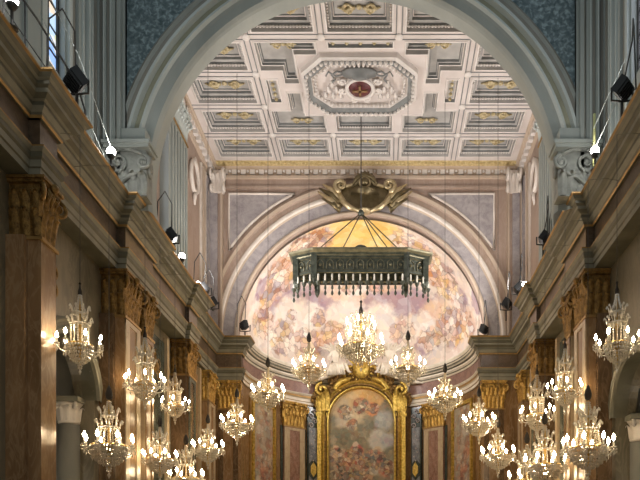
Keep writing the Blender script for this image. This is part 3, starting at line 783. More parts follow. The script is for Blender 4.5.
for s, X, rz, sd in ((1, XL, LZ, 'left'), (-1, XR, RZ, 'right')):
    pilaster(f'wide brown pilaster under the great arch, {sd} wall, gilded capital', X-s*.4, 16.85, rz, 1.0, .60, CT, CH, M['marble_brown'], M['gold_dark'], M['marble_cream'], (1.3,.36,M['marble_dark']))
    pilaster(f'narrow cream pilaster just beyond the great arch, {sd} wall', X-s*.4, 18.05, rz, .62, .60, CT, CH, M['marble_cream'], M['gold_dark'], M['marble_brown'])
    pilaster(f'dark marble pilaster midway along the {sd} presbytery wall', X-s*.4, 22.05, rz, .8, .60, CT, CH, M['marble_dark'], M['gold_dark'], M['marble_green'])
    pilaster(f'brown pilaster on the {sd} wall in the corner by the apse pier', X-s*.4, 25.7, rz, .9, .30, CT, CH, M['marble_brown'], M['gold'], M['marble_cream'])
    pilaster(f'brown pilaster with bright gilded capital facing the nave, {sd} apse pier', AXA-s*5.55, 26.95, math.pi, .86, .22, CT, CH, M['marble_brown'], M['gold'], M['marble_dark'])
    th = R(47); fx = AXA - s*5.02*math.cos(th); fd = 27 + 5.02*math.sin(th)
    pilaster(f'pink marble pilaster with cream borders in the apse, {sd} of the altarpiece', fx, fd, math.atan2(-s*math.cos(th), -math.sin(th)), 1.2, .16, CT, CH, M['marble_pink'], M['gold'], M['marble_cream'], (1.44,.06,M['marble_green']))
    # grey column carrying the chapel arch
    ARC_Z = ARC_ZS[s]; cX = X - s*1.0; cD = ARC_D + ARC_R - .02
    r = thing('chapel_column', f'grey stone column with carved capital under the {sd} chapel arch', 'column', (cX, cD, 0))
    MB().lathe([(.34,0),(.34,.3),(.30,.4),(.27,.5),(.25,ARC_Z-.62)], n=20).build('shaft', M['upper_d'], r)
    cp = MB(); zc = ARC_Z - .60
    cp.lathe([(.25,zc),(.27,zc+.04),(.25,zc+.08),(.26,zc+.4),(.34,zc+.5)], n=16)
    for k in range(10):
        a = 2*math.pi*k/10; o_ = Vector((math.cos(a), math.sin(a), 0)); leaf(cp, o_*.25 + Vector((0,0,zc+.06)), o_, (-o_.y, o_.x, 0), .17, .34, .4)
    for k in range(4):
        a = math.pi/4 + math.pi/2*k; o_ = Vector((math.cos(a), math.sin(a), 0))
        cp.tube(spiral((.34, zc+.43), .10, .02, 1.5, math.pi/2, lambda u, v, o_=o_: tuple(o_*u + Vector((0,0,v))), 18, -1), .035, 5)
    co = cp.build('capital', M['ch_white'], r)
    MB().box((-.38,-.38,zc+.5), (.38,.38,zc+.62)).build('abacus', M['entab_l'], co)
    # gilded relief of leaves and scrolls on the wall above the chapel arch
    for k, (rd, rzh, sc_, lab) in enumerate(((13.55, 5.95, 1.0, 'above the chapel arch'), (20.0, 5.9, .9, 'over the green panel'))):
        g = thing('gilded_relief', f'gilded scroll relief on the {sd} wall {lab}', 'relief', (X - s*.40, rd, Z(rzh)), rz)
        m = MB(); m.ball((0,.05,0), .15*sc_, 10, 6, 0, 1.3); m.build('boss', M['gold_dark'], g)
        m = MB()
        for q in (1,-1):
            for v in (1,-1):
                m.tube(spiral((q*.32*sc_, v*.22*sc_), .22*sc_, .04, 1.3, math.pi if q > 0 else 0, lambda u, w: (u, .05, w), 22, q*v), [.05*(1-.5*i/22) for i in range(23)], 5)
        m.build('scroll', M['gold_dark'], g)
        m = MB()
        for q in range(8):
            a = 2*math.pi*q/8; leaf(m, (.1*math.cos(a), .03, .1*math.sin(a)+.0), (0,1,0), (1,0,0), .16, .5*sc_*(.4+.6*abs(math.sin(a))), .2)
        m.build('acanthus', M['gold_dark'], g)
    # scroll capital block under the great arch
    bx = -6.44 if s > 0 else 4.80
    g = thing('scroll_capital', f'grey stone scroll capital carrying the {sd} foot of the great arch', 'capital', (bx, 15.95, Z(9.0)))
    m = MB(); m.box((-.46,.1,0), (.46,.5,1.15)); m.build('block', M['stone_cap'], g)
    m = MB(); m.box((-.56,-.06,1.14), (.56,.5,1.22)); m.box((-.60,-.10,1.22), (.60,.52,1.31)); m.build('abacus', M['upper'], g)
    for cx_, rr in ((-.24*s, .30), (.40*s, .17)):
        m = MB(); q = 1 if cx_ < 0 else -1
        m.tube(spiral((cx_, .82), rr, .03, 1.8, math.pi/2, lambda u, w: (u, .04, w), 34, q), [.055*(1-.45*i/34) for i in range(35)], 6)
        m.ball((cx_, .04, .82), .07, 8, 5); m.build('volute', M['stone_cap'], g)
    m = MB()
    m.tube([(-.24*s,.05,1.12),(.1*s,.03,1.13),(.40*s,.04,1.0)], [.04,.05,.04], 6)
    for k in range(4): leaf(m, (-.36+.24*k, .1, .02), (0,-1,0), (1,0,0), .25, .55, .5)
    m.tube([(-.3*s,.06,.2),(.0,.02,.42),(.36*s,.04,.60)], [.07,.06,.04], 6)
    m.build('acanthus', M['stone_cap'], g)
    m = MB()                                             # the face looking into the nave
    m.tube(spiral((.45, .78), .28, .03, 1.7, math.pi/2, lambda u, w, s=s: (s*.49, .05+u*.5, w), 30, 1), .05, 6); m.build('volute', M['stone_cap'], g)
    MB().box((-.40,.16,1.28), (.40,.5,1.75)).build('dado', M['upper'], g)
    # fluted pilaster high in the presbytery, with a pale composite capital
    pX = PXL if s > 0 else PXR
    r = thing('upper_pilaster', f'grey green pilaster with pale capital above the {sd} cornice, under the coffered ceiling', 'pilaster', (pX, 22.3, Z(8.95)), rz)
    m = MB(); m.box((-1.0,-.05,0), (1.0,.30,5.95))
    for k in range(6): m.box((-.86+.30*k,.28,.3), (-.72+.30*k,.36,5.7))
    m.build('shaft', M['upper'], r)
    capital_parts(r, 2.0, .30, 5.95, 1.05, M['upper_l'])
    # oval wreath
    g = thing('oval_wreath', f'pale oval wreath in relief high on the {sd} presbytery wall', 'relief', (pX, 24.95, Z(14.75)), rz)
    m = MB(); m.tube([(.46*math.cos(2*math.pi*k/28), .08, .58*math.sin(2*math.pi*k/28)) for k in range(28)], .09, 6, closed=True); m.build('wreath', M['ch_white'], g)
    m = MB(); m.lathe([(.42,0),(.38,.04)], n=20, sy=1.3); m.xform(Matrix(((1,0,0,0),(0,0,1,.0),(0,1,0,0),(0,0,0,1)))); m.build('medallion', M['ch_pink'], g)
    m = MB(); m.tube([(0,.1,-.62),(.04,.1,-.8),(0,.08,-1.1)], [.08,.08,.03], 6); m.build('ribbon', M['ch_white'], g); m = MB(); m.tube([(0,.1,.6),(0,.1,.75)], [.08,.04], 6); m.build('ribbon', M['ch_white'], g)
    # corner console
    kx = -7.05 if s > 0 else 5.42
    g = thing('corner_console', f'white scrolled console under the ceiling cornice, {sd} corner of the apse wall', 'console', (kx, 27.15, Z(15.25)))
    m = MB(); m.box((-.22,-.12,.1), (.22,.1,1.0)); m.build('block', M['ch_white'], g)
    for zc, rr in ((.75,.26),(.18,.15)):
        for e in (-.26, .26):
            m = MB(); m.tube(spiral((-.1, zc), rr, .03, 1.6, math.pi/2, lambda u, w: (e, u-.1, w), 22, 1), .06, 5); m.build('scroll', M['ch_white'], g)
    m = MB()
    for k in range(3): leaf(m, (-.2+.2*k, -.12, .05), (0,-1,0), (1,0,0), .2, .75, .4)
    m.build('acanthus', M['ch_white'], g)

# ================================================================== CEILING COAT OF ARMS
g = thing('ceiling_crest', 'octagonal relief with a red shield and tasselled hat in the middle of the ceiling', 'relief', (OCX, OCD, CZ))
def octp(hx, hy, c): return [(-hx+c,-hy),(hx-c,-hy),(hx,-hy+c),(hx,hy-c),(hx-c,hy),(-hx+c,hy),(-hx,hy-c),(-hx,-hy+c)]
m = MB(); oo = octp(2.0,1.36,.72); ii = octp(1.58,.98,.58)
v = [(x,y,.05) for x,y in oo] + [(x,y,-.16) for x,y in oo] + [(x*.95,y*.94,-.22) for x,y in oo] + [(x*1.06,y*1.06,-.16) for x,y in ii] + [(x,y,.02) for x,y in ii]
f = [(r*8+i, r*8+(i+1)%8, (r+1)*8+(i+1)%8, (r+1)*8+i) for r in range(4) for i in range(8)]
m.add(v[:], f); m.m = [0]*8+[0]*8+[1]*8+[0]*8; fr = m.build('octagonal_frame', [M['ceil_w'], M['ceil_g']], g)  # grey band between the bead rows is painted-in shadow
def bead_row(poly, step, r, z, nm):
    m = MB(); k = len(poly)
    for i in range(k):
        a, b = Vector(poly[i]), Vector(poly[(i+1)%k]); n_ = max(1, int((b-a).length/step))
        for j in range(n_):
            c = a.lerp(b, (j+.5)/n_); m.ball((c.x, c.y, z), r, 6, 4, 0, 1.2)
    return m.build(nm, M['ceil_w'], fr)
bead_row(octp(1.86,1.24,.68), .17, .065, -.25, 'bead_row'); bead_row(octp(1.55,.96,.56), .15, .055, -.12, 'bead_row')
MB().plate(octp(1.62,1.02,.6), lambda u,w,t: (u,w,.06+t), .06).build('field', M['ceil'], g)
m = MB(); m.lathe([(.40,.06),(.40,-.20),(.34,-.26),(.30,-.20)], n=24); m.tube([(.36*math.cos(2*math.pi*k/24), .36*math.sin(2*math.pi*k/24), -.23) for k in range(24)], .05, 6, closed=True)
for a0 in range(8):
    a = 2*math.pi*a0/8 + .39; m.tube(spiral((.5*math.cos(a), .5*math.sin(a)), .12, .02, 1.4, a, lambda u,w: (u,w,-.14), 14, 1 if a0 % 2 else -1), .035, 5)
sh = m.build('shield', M['ceil_w'], g); sh.scale = (1.3,1.3,1)
m = MB(); m.lathe([(.31,-.19),(.28,-.25),(.05,-.29)], n=24); fi = m.build('red_field', M['red'], sh)
m = MB(); m.box((-.20,-.03,-.32),(.20,.03,-.27)); m.box((-.03,-.18,-.32),(.03,.18,-.27)); m.build('charge', M['marble_brown'], sh)
m = MB(); m.lathe([(.62,-.10),(.60,-.17),(.30,-.20),(.24,-.32),(.1,-.36)], (0,-.62,0), 24, sy=.42); m.build('hat', M['ceil_g'], g)
for s in (1,-1):
    cd = MB(); cd.tube([(s*.5,-.6,-.14),(s*.75,-.72,-.14),(s*.95,-.55,-.14),(s*.85,-.35,-.14),(s*1.0,-.15,-.14)], .035, 5)
    cd.tube([(s*.5,-.6,-.14),(s*.8,-.5,-.14),(s*1.05,-.7,-.14),(s*1.15,-.5,-.14)], .03, 5); cd.build('cord', M['ceil_g'], g)
    for row in range(3):
        for q in range(row+1):
            x = s*(.98 + (q - row/2)*.27); y = -.18 + row*.27
            t = MB(); t.tube([(x,y-.05,-.1),(x,y,-.14),(x,y+.17,-.1)], [.03,.05,.10], 6); t.ball((x,y-.04,-.12), .05, 6, 4); t.build('tassel', M['ceil_w'], g)

# ================================================================== CARTOUCHE ON THE APSE ARCH
k_ = 27.05/F
cp = P(365, 196, 27.05)
g = thing('arch_cartouche', 'bronze gold cartouche with scrolls at the crown of the apse arch', 'cartouche', cp)
half = [(0,14),(6,15),(10,10),(18,8),(24,11),(27,6),(24,-1),(19,-9),(11,-14),(4,-17)]
poly = [(x*k_, y*k_) for x, y in half] + [(-x*k_, y*k_) for x, y in half[::-1][:-1]] + []
poly = poly[:]
m = MB(); m.plate(poly, lambda u,w,t: (u, .12 - t, w), .20); m.lathe([(.62,0),(.5,.14),(.2,.2)], n=20); 
m.build('shield', M['cart'], g)
m = MB(); m.tube([(u,-.12,w) for u,w in poly], .075, 6, closed=True); m.build('shield_border', M['cart_l'], g)
for s in (1,-1):
    m = MB()
    m.tube(spiral((s*24*k_, 8*k_), 6.5*k_, .03, 1.5, -math.pi/2, lambda u,w: (u,-.2,w), 24, s), [.11*(1-.5*i/24) for i in range(25)], 6)
    m.tube([(s*26*k_,-.15,2*k_),(s*23*k_,-.2,-7*k_),(s*15*k_,-.2,-14*k_),(s*5*k_,-.2,-18*k_)], [.07,.12,.12,.07], 6)
    m.build('scroll', M['cart_l'], g)
    for q, (x1,y1,x2,y2) in enumerate(((34,-6,47,4),(33,-1,46,7),(32,3,42,11),(31,-10,43,-3))):
        m = MB(); m.tube([(s*22*k_,0,-9*k_+q*.05),(s*(22+x1)/2*k_,-.12,(y1-6)*k_),(s*x1*k_,-.14,y1*k_),(s*x2*k_,-.05,y2*k_)], [.06,.12,.13,.03], 6); m.build('wing_leaf', M['cart'] if q % 2 else M['cart_l'], g)
m = MB(); m.tube([(-12*k_,-.15,9*k_),(-8*k_,-.22,15*k_),(0,-.25,18*k_),(8*k_,-.22,15*k_),(12*k_,-.15,9*k_)], [.06,.1,.12,.1,.06], 6)
for q in range(5):
    a = math.pi*(.2+.6*q/4); m.tube([(5*k_*math.cos(a),-.1,17*k_+3*k_*math.sin(a)),(9*k_*math.cos(a),-.08,17*k_+7*k_*math.sin(a))], [.1,.03], 6)
m.build('crest', M['cart'], g)
m = MB(); m.ball((0,-.28,10*k_), 4.3*k_, 14, 8); m.build('orb', M['cart'], g)
m = MB(); m.tube([(5*k_*math.cos(2*math.pi*i/20),-.26,10*k_+5*k_*math.sin(2*math.pi*i/20)) for i in range(20)], .05, 5, closed=True); m.build('orb_ring', M['cart_l'], g)
m = MB(); m.lathe([(.02,-21*k_),(.14,-20*k_),(.22,-18.5*k_),(.3,-17*k_),(.2,-16*k_)], (0,-.15,0), 10); m.build('bottom_knob', M['cart_l'], g)

# ================================================================== HANGING CANOPY OVER THE ALTAR
CD = 23.95; CX = (361 - VX)*CD/F
g = thing('hanging_canopy', 'green grey bronze canopy with hanging candle holders suspended before the apse', 'canopy', (CX, CD, Z(0)))
plan = [(-1.66,-.52),(1.66,-.52),(2.36,-.22),(2.36,.22),(1.66,.52),(-1.66,.52),(-2.36,.22),(-2.36,-.22)]
def ring_prof(prof, mats):
    m = MB(); n = len(plan)
    for u, z in prof: m.v.extend([(x,y,z) for x,y in offset_poly(plan, -u)])
    for r in range(len(prof)-1):
        for i in range(n):
            m.f.append((r*n+i, r*n+(i+1)%n, (r+1)*n+(i+1)%n, (r+1)*n+i)); m.m.append(mats[r]); m.sm.append(False)
    return m
m = ring_prof([(0,10.32),(.03,10.34),(.03,10.42),(0,10.46),(0,10.86),(.04,10.88),(.04,10.92)], [1,0,1,0,1,0]); body = m.build('gallery', [M['bronze'], M['bronze_gold']], g)
m = ring_prof([(.0,10.90),(.08,10.93),(.10,10.97),(.20,11.0),(.28,11.06),(.30,11.12),(.26,11.15),(-.2,11.2),(-.4,11.22)], [0,1,0,1,1,1,0,0]); m.build('canopy_cornice', [M['bronze'], M['bronze_gold']], g)
m = MB()
for i in range(8):
    a, b = Vector(plan[i]), Vector(plan[(i+1)%8]); L_ = (b-a).length; k = max(1, int(L_/.34)); t = (b-a).normalized(); nn = Vector((t.y,-t.x))
    for j in range(k):
        c = a + t*(L_*(j+.5)/k) + nn*.02
        m.tube([(c.x - t.x*.12, c.y - t.y*.12, 10.48),(c.x - t.x*.12, c.y - t.y*.12, 10.72),(c.x, c.y, 10.83),(c.x + t.x*.12, c.y + t.y*.12, 10.72),(c.x + t.x*.12, c.y + t.y*.12, 10.48)], .022, 4)
        m.ball((c.x, c.y, 10.62), .06, 6, 4)
m.build('relief_arcade', M['bronze_gold'], body)
for i in range(8):
    x, y = plan[i]; m = MB(); m.box((x*1.02-.10,y*1.04-.10,10.15),(x*1.02+.10,y*1.04+.10,10.98)); m.lathe([(.02,9.85),(.07,9.95),(.11,10.08),(.09,10.16)], (x*1.02,y*1.04,0), 8); m.box((x*1.02-.13,y*1.04-.13,10.98),(x*1.02+.13,y*1.04+.13,11.2)); m.build('corner_post', M['bronze'], g)
def holder():
    m = MB(); m.tube([(0,0,10.36),(0,.05,10.10),(0,.14,9.92),(0,.2,9.88)], .022, 5); m.lathe([(.02,9.80),(.05,9.84),(.09,9.93),(.10,9.95),(.03,9.95)], (0,.2,0), 8)
    a = m.build('candle_holder', M['bronze'], g)
    MB().lathe([(.032,9.94),(.032,10.20),(.01,10.24)], (0,.2,0), 8).build('candle', M['candle'], a)
    MB().lathe([(.01,9.44),(.035,9.47),(.055,9.52),(.03,9.60),(.012,9.64),(.05,9.70),(.04,9.78),(.012,9.82)], (0,.2,0), 8).build('pendant_drop', M['bronze'], a)
    return a
hp = []
for i in (0, 1, 2, 6, 7):
    a, b = Vector(plan[i]), Vector(plan[(i+1)%8]); L_ = (b-a).length; k = 13 if L_ > 3 else (1 if L_ < .5 else 3); t = (b-a).normalized(); nn = Vector((t.y,-t.x))
    for j in range(k):
        c = a + t*(L_*(j+.5)/k); hp.append((c.x - nn.x*.05, c.y - nn.y*.05, math.atan2(-nn.x, nn.y)))
h0 = holder()
for i, (x, y, a) in enumerate(hp):
    h = h0 if i == 0 else copy_tree(h0, g)
    h.location = (x, y, 0); h.rotation_euler = (0,0,a)
ax_z = (VY-213)*CD/F
for x, y in ((-1.66,-.45),(1.5,-.45),(-1.0,.45),(.9,.45),(1.1,-.45)):
    m = MB(); m.tube([(0,0,ax_z),(x*.97,y*.97,11.18)], .022, 5); m.build('chain', M['bronze_gold'], g)
m = MB(); m.tube([(0,0,ax_z),(0,0,16.62)], .02, 5); m.build('cable', M['iron'], g)
m = MB(); m.ball((0,0,ax_z), .12, 8, 5); m.build('suspension_ring', M['bronze'], g)
m = MB(); m.lathe([(.36,11.15),(.33,11.4),(.2,11.52),(.03,11.56)], n=16); m.build('top_dome', M['bronze'], g)

# ================================================================== ALTARPIECE
AD = 31.35; q_ = AD/F; A0X = (361.5-VX)*q_
g = thing('altarpiece', 'gilded arched altarpiece with a painting of figures below a cloudy sky', 'altarpiece', (A0X, AD, Z(0)))
def ay(py): return (VY-py)*q_
Ro, Ri = 43*q_, 33.2*q_
zc_a = ay(388) - Ri; zb_a = -E
n = 28
fm = MB()
rows = []
prof = [(Ro*.93,.0),(Ro*.93,-.18),(Ro*.88,-.26),(Ro*.855,-.2),(Ro*.83,-.2),(Ri*1.03,-.12),(Ri*1.03,-.2),(Ri*.985,-.22),(Ri*.97,-.05),(Ri*.97,.1)]
mt = [0,0,0,1,1,1,0,0,0]
k = len(prof)
path = [(1, 0, zb_a)] + [(math.cos(math.pi*i/n), math.sin(math.pi*i/n), zc_a) for i in range(n+1)] + [(-1, 0, zb_a)]
for (c, s_, zb) in path:
    for r, d in prof: fm.v.append((r*c, d, zb + r*s_))
for i in range(len(path)-1):
    for j in range(k-1):
        fm.f.append((i*k+j,(i+1)*k+j,(i+1)*k+j+1,i*k+j+1)); fm.m.append(mt[j]); fm.sm.append(False)
fm.build('frame', [M['gold_alt'], M['gold_dark']], g)
pb = []
def pbl(x, y, r, c): pb.append((((x-361.5)*q_, 0, ay(y)), r*q_*1.1, c))
for x,y,r,c in ((361,396,13,(.72,.42,.12)),(350,400,9,(.62,.42,.18)),(375,398,9,(.6,.36,.12)),(340,408,10,(.55,.42,.24)),(355,416,9,(.58,.46,.28)),(345,424,9,(.5,.42,.3)),(372,409,7,(.72,.26,.08)),(365,405,5,(.75,.5,.3)),(384,420,9,(.33,.36,.36)),(379,440,10,(.5,.48,.42)),
    (388,440,7,(.34,.38,.42)),(340,440,12,(.13,.14,.08)),(352,438,10,(.16,.16,.09)),(332,440,5,(.35,.3,.2)),(357,452,7,(.50,.09,.06)),(337,458,6,(.42,.09,.06)),(350,460,7,(.68,.42,.20)),(345,466,5,(.6,.2,.08)),(374,456,6,(.25,.29,.30)),(378,450,4,(.6,.44,.28)),(384,470,6,(.5,.2,.1)),(340,474,7,(.22,.12,.1)),(360,474,8,(.3,.22,.14)),(373,470,6,(.42,.36,.3)),(336,448,3,(.65,.45,.3)),(356,445,3,(.7,.5,.35))): pbl(x,y,r,c)
fz = [(((x-361.5)*q_, 0, ay(y)), r*q_) for x, y, r in ((345,462,13),(357,455,8),(375,460,12),(388,468,8),(336,455,8),(360,474,14),(362,406,9),(374,408,6),(345,412,8),(352,424,6),(334,478,10))]
M['altar_paint'] = paint_mat('altar_oil_paint', (.19,.18,.115), [(.02,.015,.01),(.42,.06,.035),(.60,.38,.20),(.10,.13,.15),(.50,.30,.09),(.70,.60,.44),(.13,.09,.05),(.05,.045,.03)], pb, .22, 2.0, 3.0, .45, .68, .4, fz, .16)
m = MB(); m.add([(Ri*1.0*c, 0, zb + Ri*1.0*s_) for c, s_, zb in path], [tuple(range(len(path)))]); m.build('painting', M['altar_paint'], g)
for s in (1,-1):                                         # gilded side posts with brackets
    m = MB(); m.box((s*Ro*.93,-.22,zb_a),(s*Ro*1.02,.05,ay(400))); m.box((s*Ro*.80,-.2,ay(392)-1.2),(s*Ro*1.05,.05,ay(392)-1.05)); m.build('side_post', M['gold_alt'], g)
    m = MB()
    for j in range(3): leaf(m, (s*Ro*(.80+.09*j), -.22, ay(412)), (0,-1,0), (1,0,0), .32, 1.0-.15*j, .5)
    m.tube(spiral((s*Ro*.9, ay(391)), .34, .05, 1.4, math.pi/2, lambda u,w: (u,-.3,w), 20, -s), .09, 6); m.build('bracket', M['gold_alt'], g)
    m = MB()                                             # spandrel filled with foliage
    poly = [(s*Ro*.92*math.cos(math.pi/2*i/10)*1.0, zc_a + Ro*.92*math.sin(math.pi/2*i/10)) for i in range(11)] + [(0, ay(379)),(s*.8,ay(377)),(s*1.6,ay(386)),(s*Ro*1.12, ay(394)),(s*Ro*1.12, ay(402))]
    m.plate(poly, lambda u,w,t: (u,-.02-t,w), .1)
    rn = random.Random(3)
    for j in range(46):
        t = j/45; a = R(12) + t*R(76); rr = Ro*(.96+.05*rn.random()) + (rn.random()*.55 if 20 < a*57 < 80 else .1)
        x, z_ = s*rr*math.cos(a), zc_a + rr*math.sin(a)
        if rn.random() < .5: m.ball((x,-.16,z_), .07+.06*rn.random(), 6, 4)
        else: m.tube(spiral((x, z_), .16, .03, 1.3, rn.random()*6, lambda u,w: (u,-.18,w), 10, rn.choice((1,-1))), .04, 4)
    m.build('gilded_foliage', M['gold_dark'], g)
m = MB(); cz_ = ay(371)
m.lathe([(.48,.0),(.40,.12),(.1,.2)], n=20); m.xform(Matrix(((1,0,0,0),(0,0,-1,-.12),(0,1,0,cz_),(0,0,0,1))))
crest = m.build('crest_medallion', M['gold_alt'], g)
m = MB()
for j in range(18):
    a = 2*math.pi*j/18; m.tube([(.45*math.cos(a),-.15,cz_+.45*math.sin(a)),((.72+.12*(j%2))*math.cos(a),-.12,cz_+(.72+.12*(j%2))*math.sin(a))], [.07,.02], 5)
m.build('crest_ray', M['gold_alt'], crest)
for s in (1,-1):
    m = MB(); m.tube([(s*.5,-.1,cz_-.4),(s*1.0,-.2,cz_-.55),(s*1.3,-.2,cz_-.9),(s*1.0,-.2,cz_-1.05)], [.12,.16,.14,.08], 6)
    m.build('crest_scroll', M['gold_alt'], crest)
    m = MB(); m.tube([(s*.5,-.1,cz_+.2),(s*.9,-.15,cz_+.0),(s*.8,-.2,cz_-.35)], [.1,.14,.06], 6); m.build('crest_scroll', M['gold_alt'], crest)
for s in (1,-1):                                         # white stucco arms of the broken pediment
    for j in range(3):
        m = MB(); o_ = j*.16
        m.tube([(s*(.62+o_*.6),-.35,cz_+.25-o_*1.2),(s*1.3,-.5,cz_+.02-o_),(s*2.0,-.5,cz_-.20-o_),(s*2.6,-.4,cz_-.32-o_),(s*3.05,-.2,cz_-.30-o_*1.1)], [.05,.09,.10,.09,.04], 6); m.build('pediment_arm', M['stucco'], g)
# dark inlaid panels with gilded lozenges
for s, sd in ((1,'left'),(-1,'right')):
    th = R(59); fx = AXA - s*4.98*math.cos(th); fd = 27 + 4.98*math.sin(th)
    p = thing('inlaid_panel', f'blue grey inlaid marble strip with gold lozenge, {sd} of the altarpiece frame', 'panel', (fx, fd, 0), math.atan2(-s*math.cos(th), -math.sin(th)))
    MB().box((-.28,-.02,0),(.28,.10,Z(7.2))).build('border', M['marble_green'], p)
    MB().box((-.21,.08,Z(2.6)),(.21,.13,Z(6.2))).build('slab', M['marble_blue'], p)
    lz = Z((VY-470)*fd/F)
    m = MB(); m.plate([(0,-.52),(.25,-.25),(.25,.25),(0,.52),(-.25,.25),(-.25,-.25)], lambda u,w,t: (u,.12+t,lz+w), .03); lo_ = m.build('lozenge', M['marble_green'], p)
    m = MB(); m.plate([(0,-.36),(.14,-.15),(.14,.15),(0,.36),(-.14,.15),(-.14,-.15)], lambda u,w,t: (u,.15+t,lz+w), .04); m.build('gold_inlay', M['gold_alt'], lo_)
    m = MB()
    for j in range(4): m.tube(spiral((.1*(-1)**j, Z(6.3)+.22*j), .14, .03, 1.2, 0, lambda u,w: (u,.14,w), 12, 1), .03, 4)
    for j in range(8): m.ball((.1*math.sin(j*2.1),.13,Z(4.6)+.2*j), .05, 6, 4)
    m.build('carved_foliage', M['ch_grey'], p)
    # paintings in gilded frames on the curving wall
    th = R(23); fx = AXA - s*4.92*math.cos(th); fd = 27 + 4.92*math.sin(th)
    p = thing('framed_painting', f'tall painting of robed figures in a gilded frame on the {sd} side of the apse', 'painting', (fx, fd, 0), math.atan2(-s*math.cos(th), -math.sin(th)))
    m = MB(); w_, zt_ = .92, Z(6.9)
    for a, b in ((-1,-.84),(.84,1)): m.box((a*w_,-.03,0),(b*w_,.12,zt_))
    m.box((-w_,-.03,zt_-.16),(w_,.12,zt_)); m.build('frame', M['gold_alt'], p)
    m = MB()
    for e in (-1.12,1.02): m.box((e*w_,-.05,0),((e+.10)*w_,.06,zt_+.1))
    m.build('outer_moulding', M['gold_line'], p)
    pb2 = [((x*s,.03,Z(z_)), r, c) for x,z_,r,c in ((.1,6.4,.35,(.55,.45,.30)),(-.2,5.9,.35,(.30,.31,.26)),(.25,5.6,.3,(.55,.5,.42)),(-.1,5.1,.3,(.45,.32,.22)),(.3,4.6,.3,(.45,.16,.09)),(-.3,4.4,.3,(.60,.50,.38)),(.1,3.9,.3,(.50,.22,.15)),(-.2,3.5,.35,(.36,.2,.15)),(.3,3.3,.3,(.55,.48,.40)))]
    MB().add([(-.86*w_,.03,0),(.86*w_,.03,0),(.86*w_,.03,zt_-.1),(-.86*w_,.03,zt_-.1)], [(0,1,2,3)]).build('canvas', paint_mat('oil_paint_'+sd, (.34,.30,.22), [(.06,.04,.03),(.46,.14,.08),(.62,.44,.28),(.26,.28,.28),(.66,.58,.44)], pb2, .24, 2.0, 2.6, .5, .6, .4), p)

# ================================================================== STUCCO ANGELS
def skin_body(name, verts, edges, radii, mat, parent=None, root=0, lvl=2):
    me = bpy.data.meshes.new(name); me.from_pydata([tuple(v) for v in verts], edges, [])
    o = bpy.data.objects.new(name, me); COL.objects.link(o); me.materials.append(mat)
    sk = o.modifiers.new('skin', 'SKIN'); sk.use_smooth_shade = True
    for i, r in enumerate(radii):
        me.skin_vertices[0].data[i].radius = (r, r); me.skin_vertices[0].data[i].use_root = (i == root)
    ss = o.modifiers.new('sub', 'SUBSURF'); ss.levels = lvl; ss.render_levels = lvl
    if parent: o.parent = parent
    return o
for s, px, sd in ((1, 336, 'left'), (-1, 390, 'right')):
    base = P(px, 371, 30.9)
    g = thing('stucco_angel', f'white stucco angel seated on the {sd} arm of the pediment over the altarpiece', 'statue', base)
    V = [(0,0,.28),(s*-.02,0,.55),(s*.02,-.02,.82),(s*.05,-.04,1.0),(s*.09,-.08,1.16),(s*.10,-.09,1.30),    # pelvis spine chest neck head crown
         (s*.24,-.03,.88),(s*.48,-.14,.74),(s*.66,-.22,.88),(s*.73,-.25,.94),                                # inner arm raised to the crest
         (s*-.20,-.03,.86),(s*-.36,-.10,.62),(s*-.30,-.28,.44),(s*-.26,-.33,.40),                             # outer arm resting
         (s*.14,-.06,.22),(s*.46,-.30,.26),(s*.62,-.34,-.12),(s*.74,-.42,-.18),                               # inner leg
         (s*-.14,-.06,.22),(s*.10,-.40,.20),(s*.20,-.42,-.22),(s*.30,-.50,-.28)]
    Ed = [(0,1),(1,2),(2,3),(3,4),(4,5),(2,6),(6,7),(7,8),(8,9),(2,10),(10,11),(11,12),(12,13),(0,14),(14,15),(15,16),(16,17),(0,18),(18,19),(19,20),(20,21)]
    rad = [.19,.16,.19,.07,.12,.08,.09,.065,.05,.04,.09,.065,.05,.04,.14,.10,.07,.04,.14,.10,.07,.04]
    skin_body('body', V, Ed, rad, M['stucco'], g)
    for w_ in (1,-1):
        m = MB()
        for j in range(7):
            a = R(35+18*j) if w_ > 0 else R(20+16*j); L_ = .95 - .06*j
            m.tube([(s*-.05*w_, .10, .80),(s*(-.05-.5*L_*math.cos(a)*1.0*w_), .20, .85+.5*L_*math.sin(a)),(s*(-.05-L_*math.cos(a)*w_), .16, .80+L_*math.sin(a)*.8)], [.06,.09,.02], 5)
        m.build('wing', M['stucco'], g)
    m = MB()
    for j in range(9):
        a = j/8; m.tube([(s*(-.22+.55*a),-.12-.25*a,.34-.04*a),(s*(-.25+.62*a),-.28-.16*a,.10),(s*(-.42+.85*a),-.22-.2*a,-.28)], [.06,.08,.05], 5)
    m.build('robe', M['stucco'], g)
    m = MB(); m.ball((s*.095,-.065,1.21), .14, 10, 7); 
    for j in range(10): m.ball((s*.09+.12*math.cos(j*.63), -.05+.10*math.sin(j*.63), 1.25+.03*(j%2)), .05, 6, 4)
    m.build('hair', M['stucco'], g)
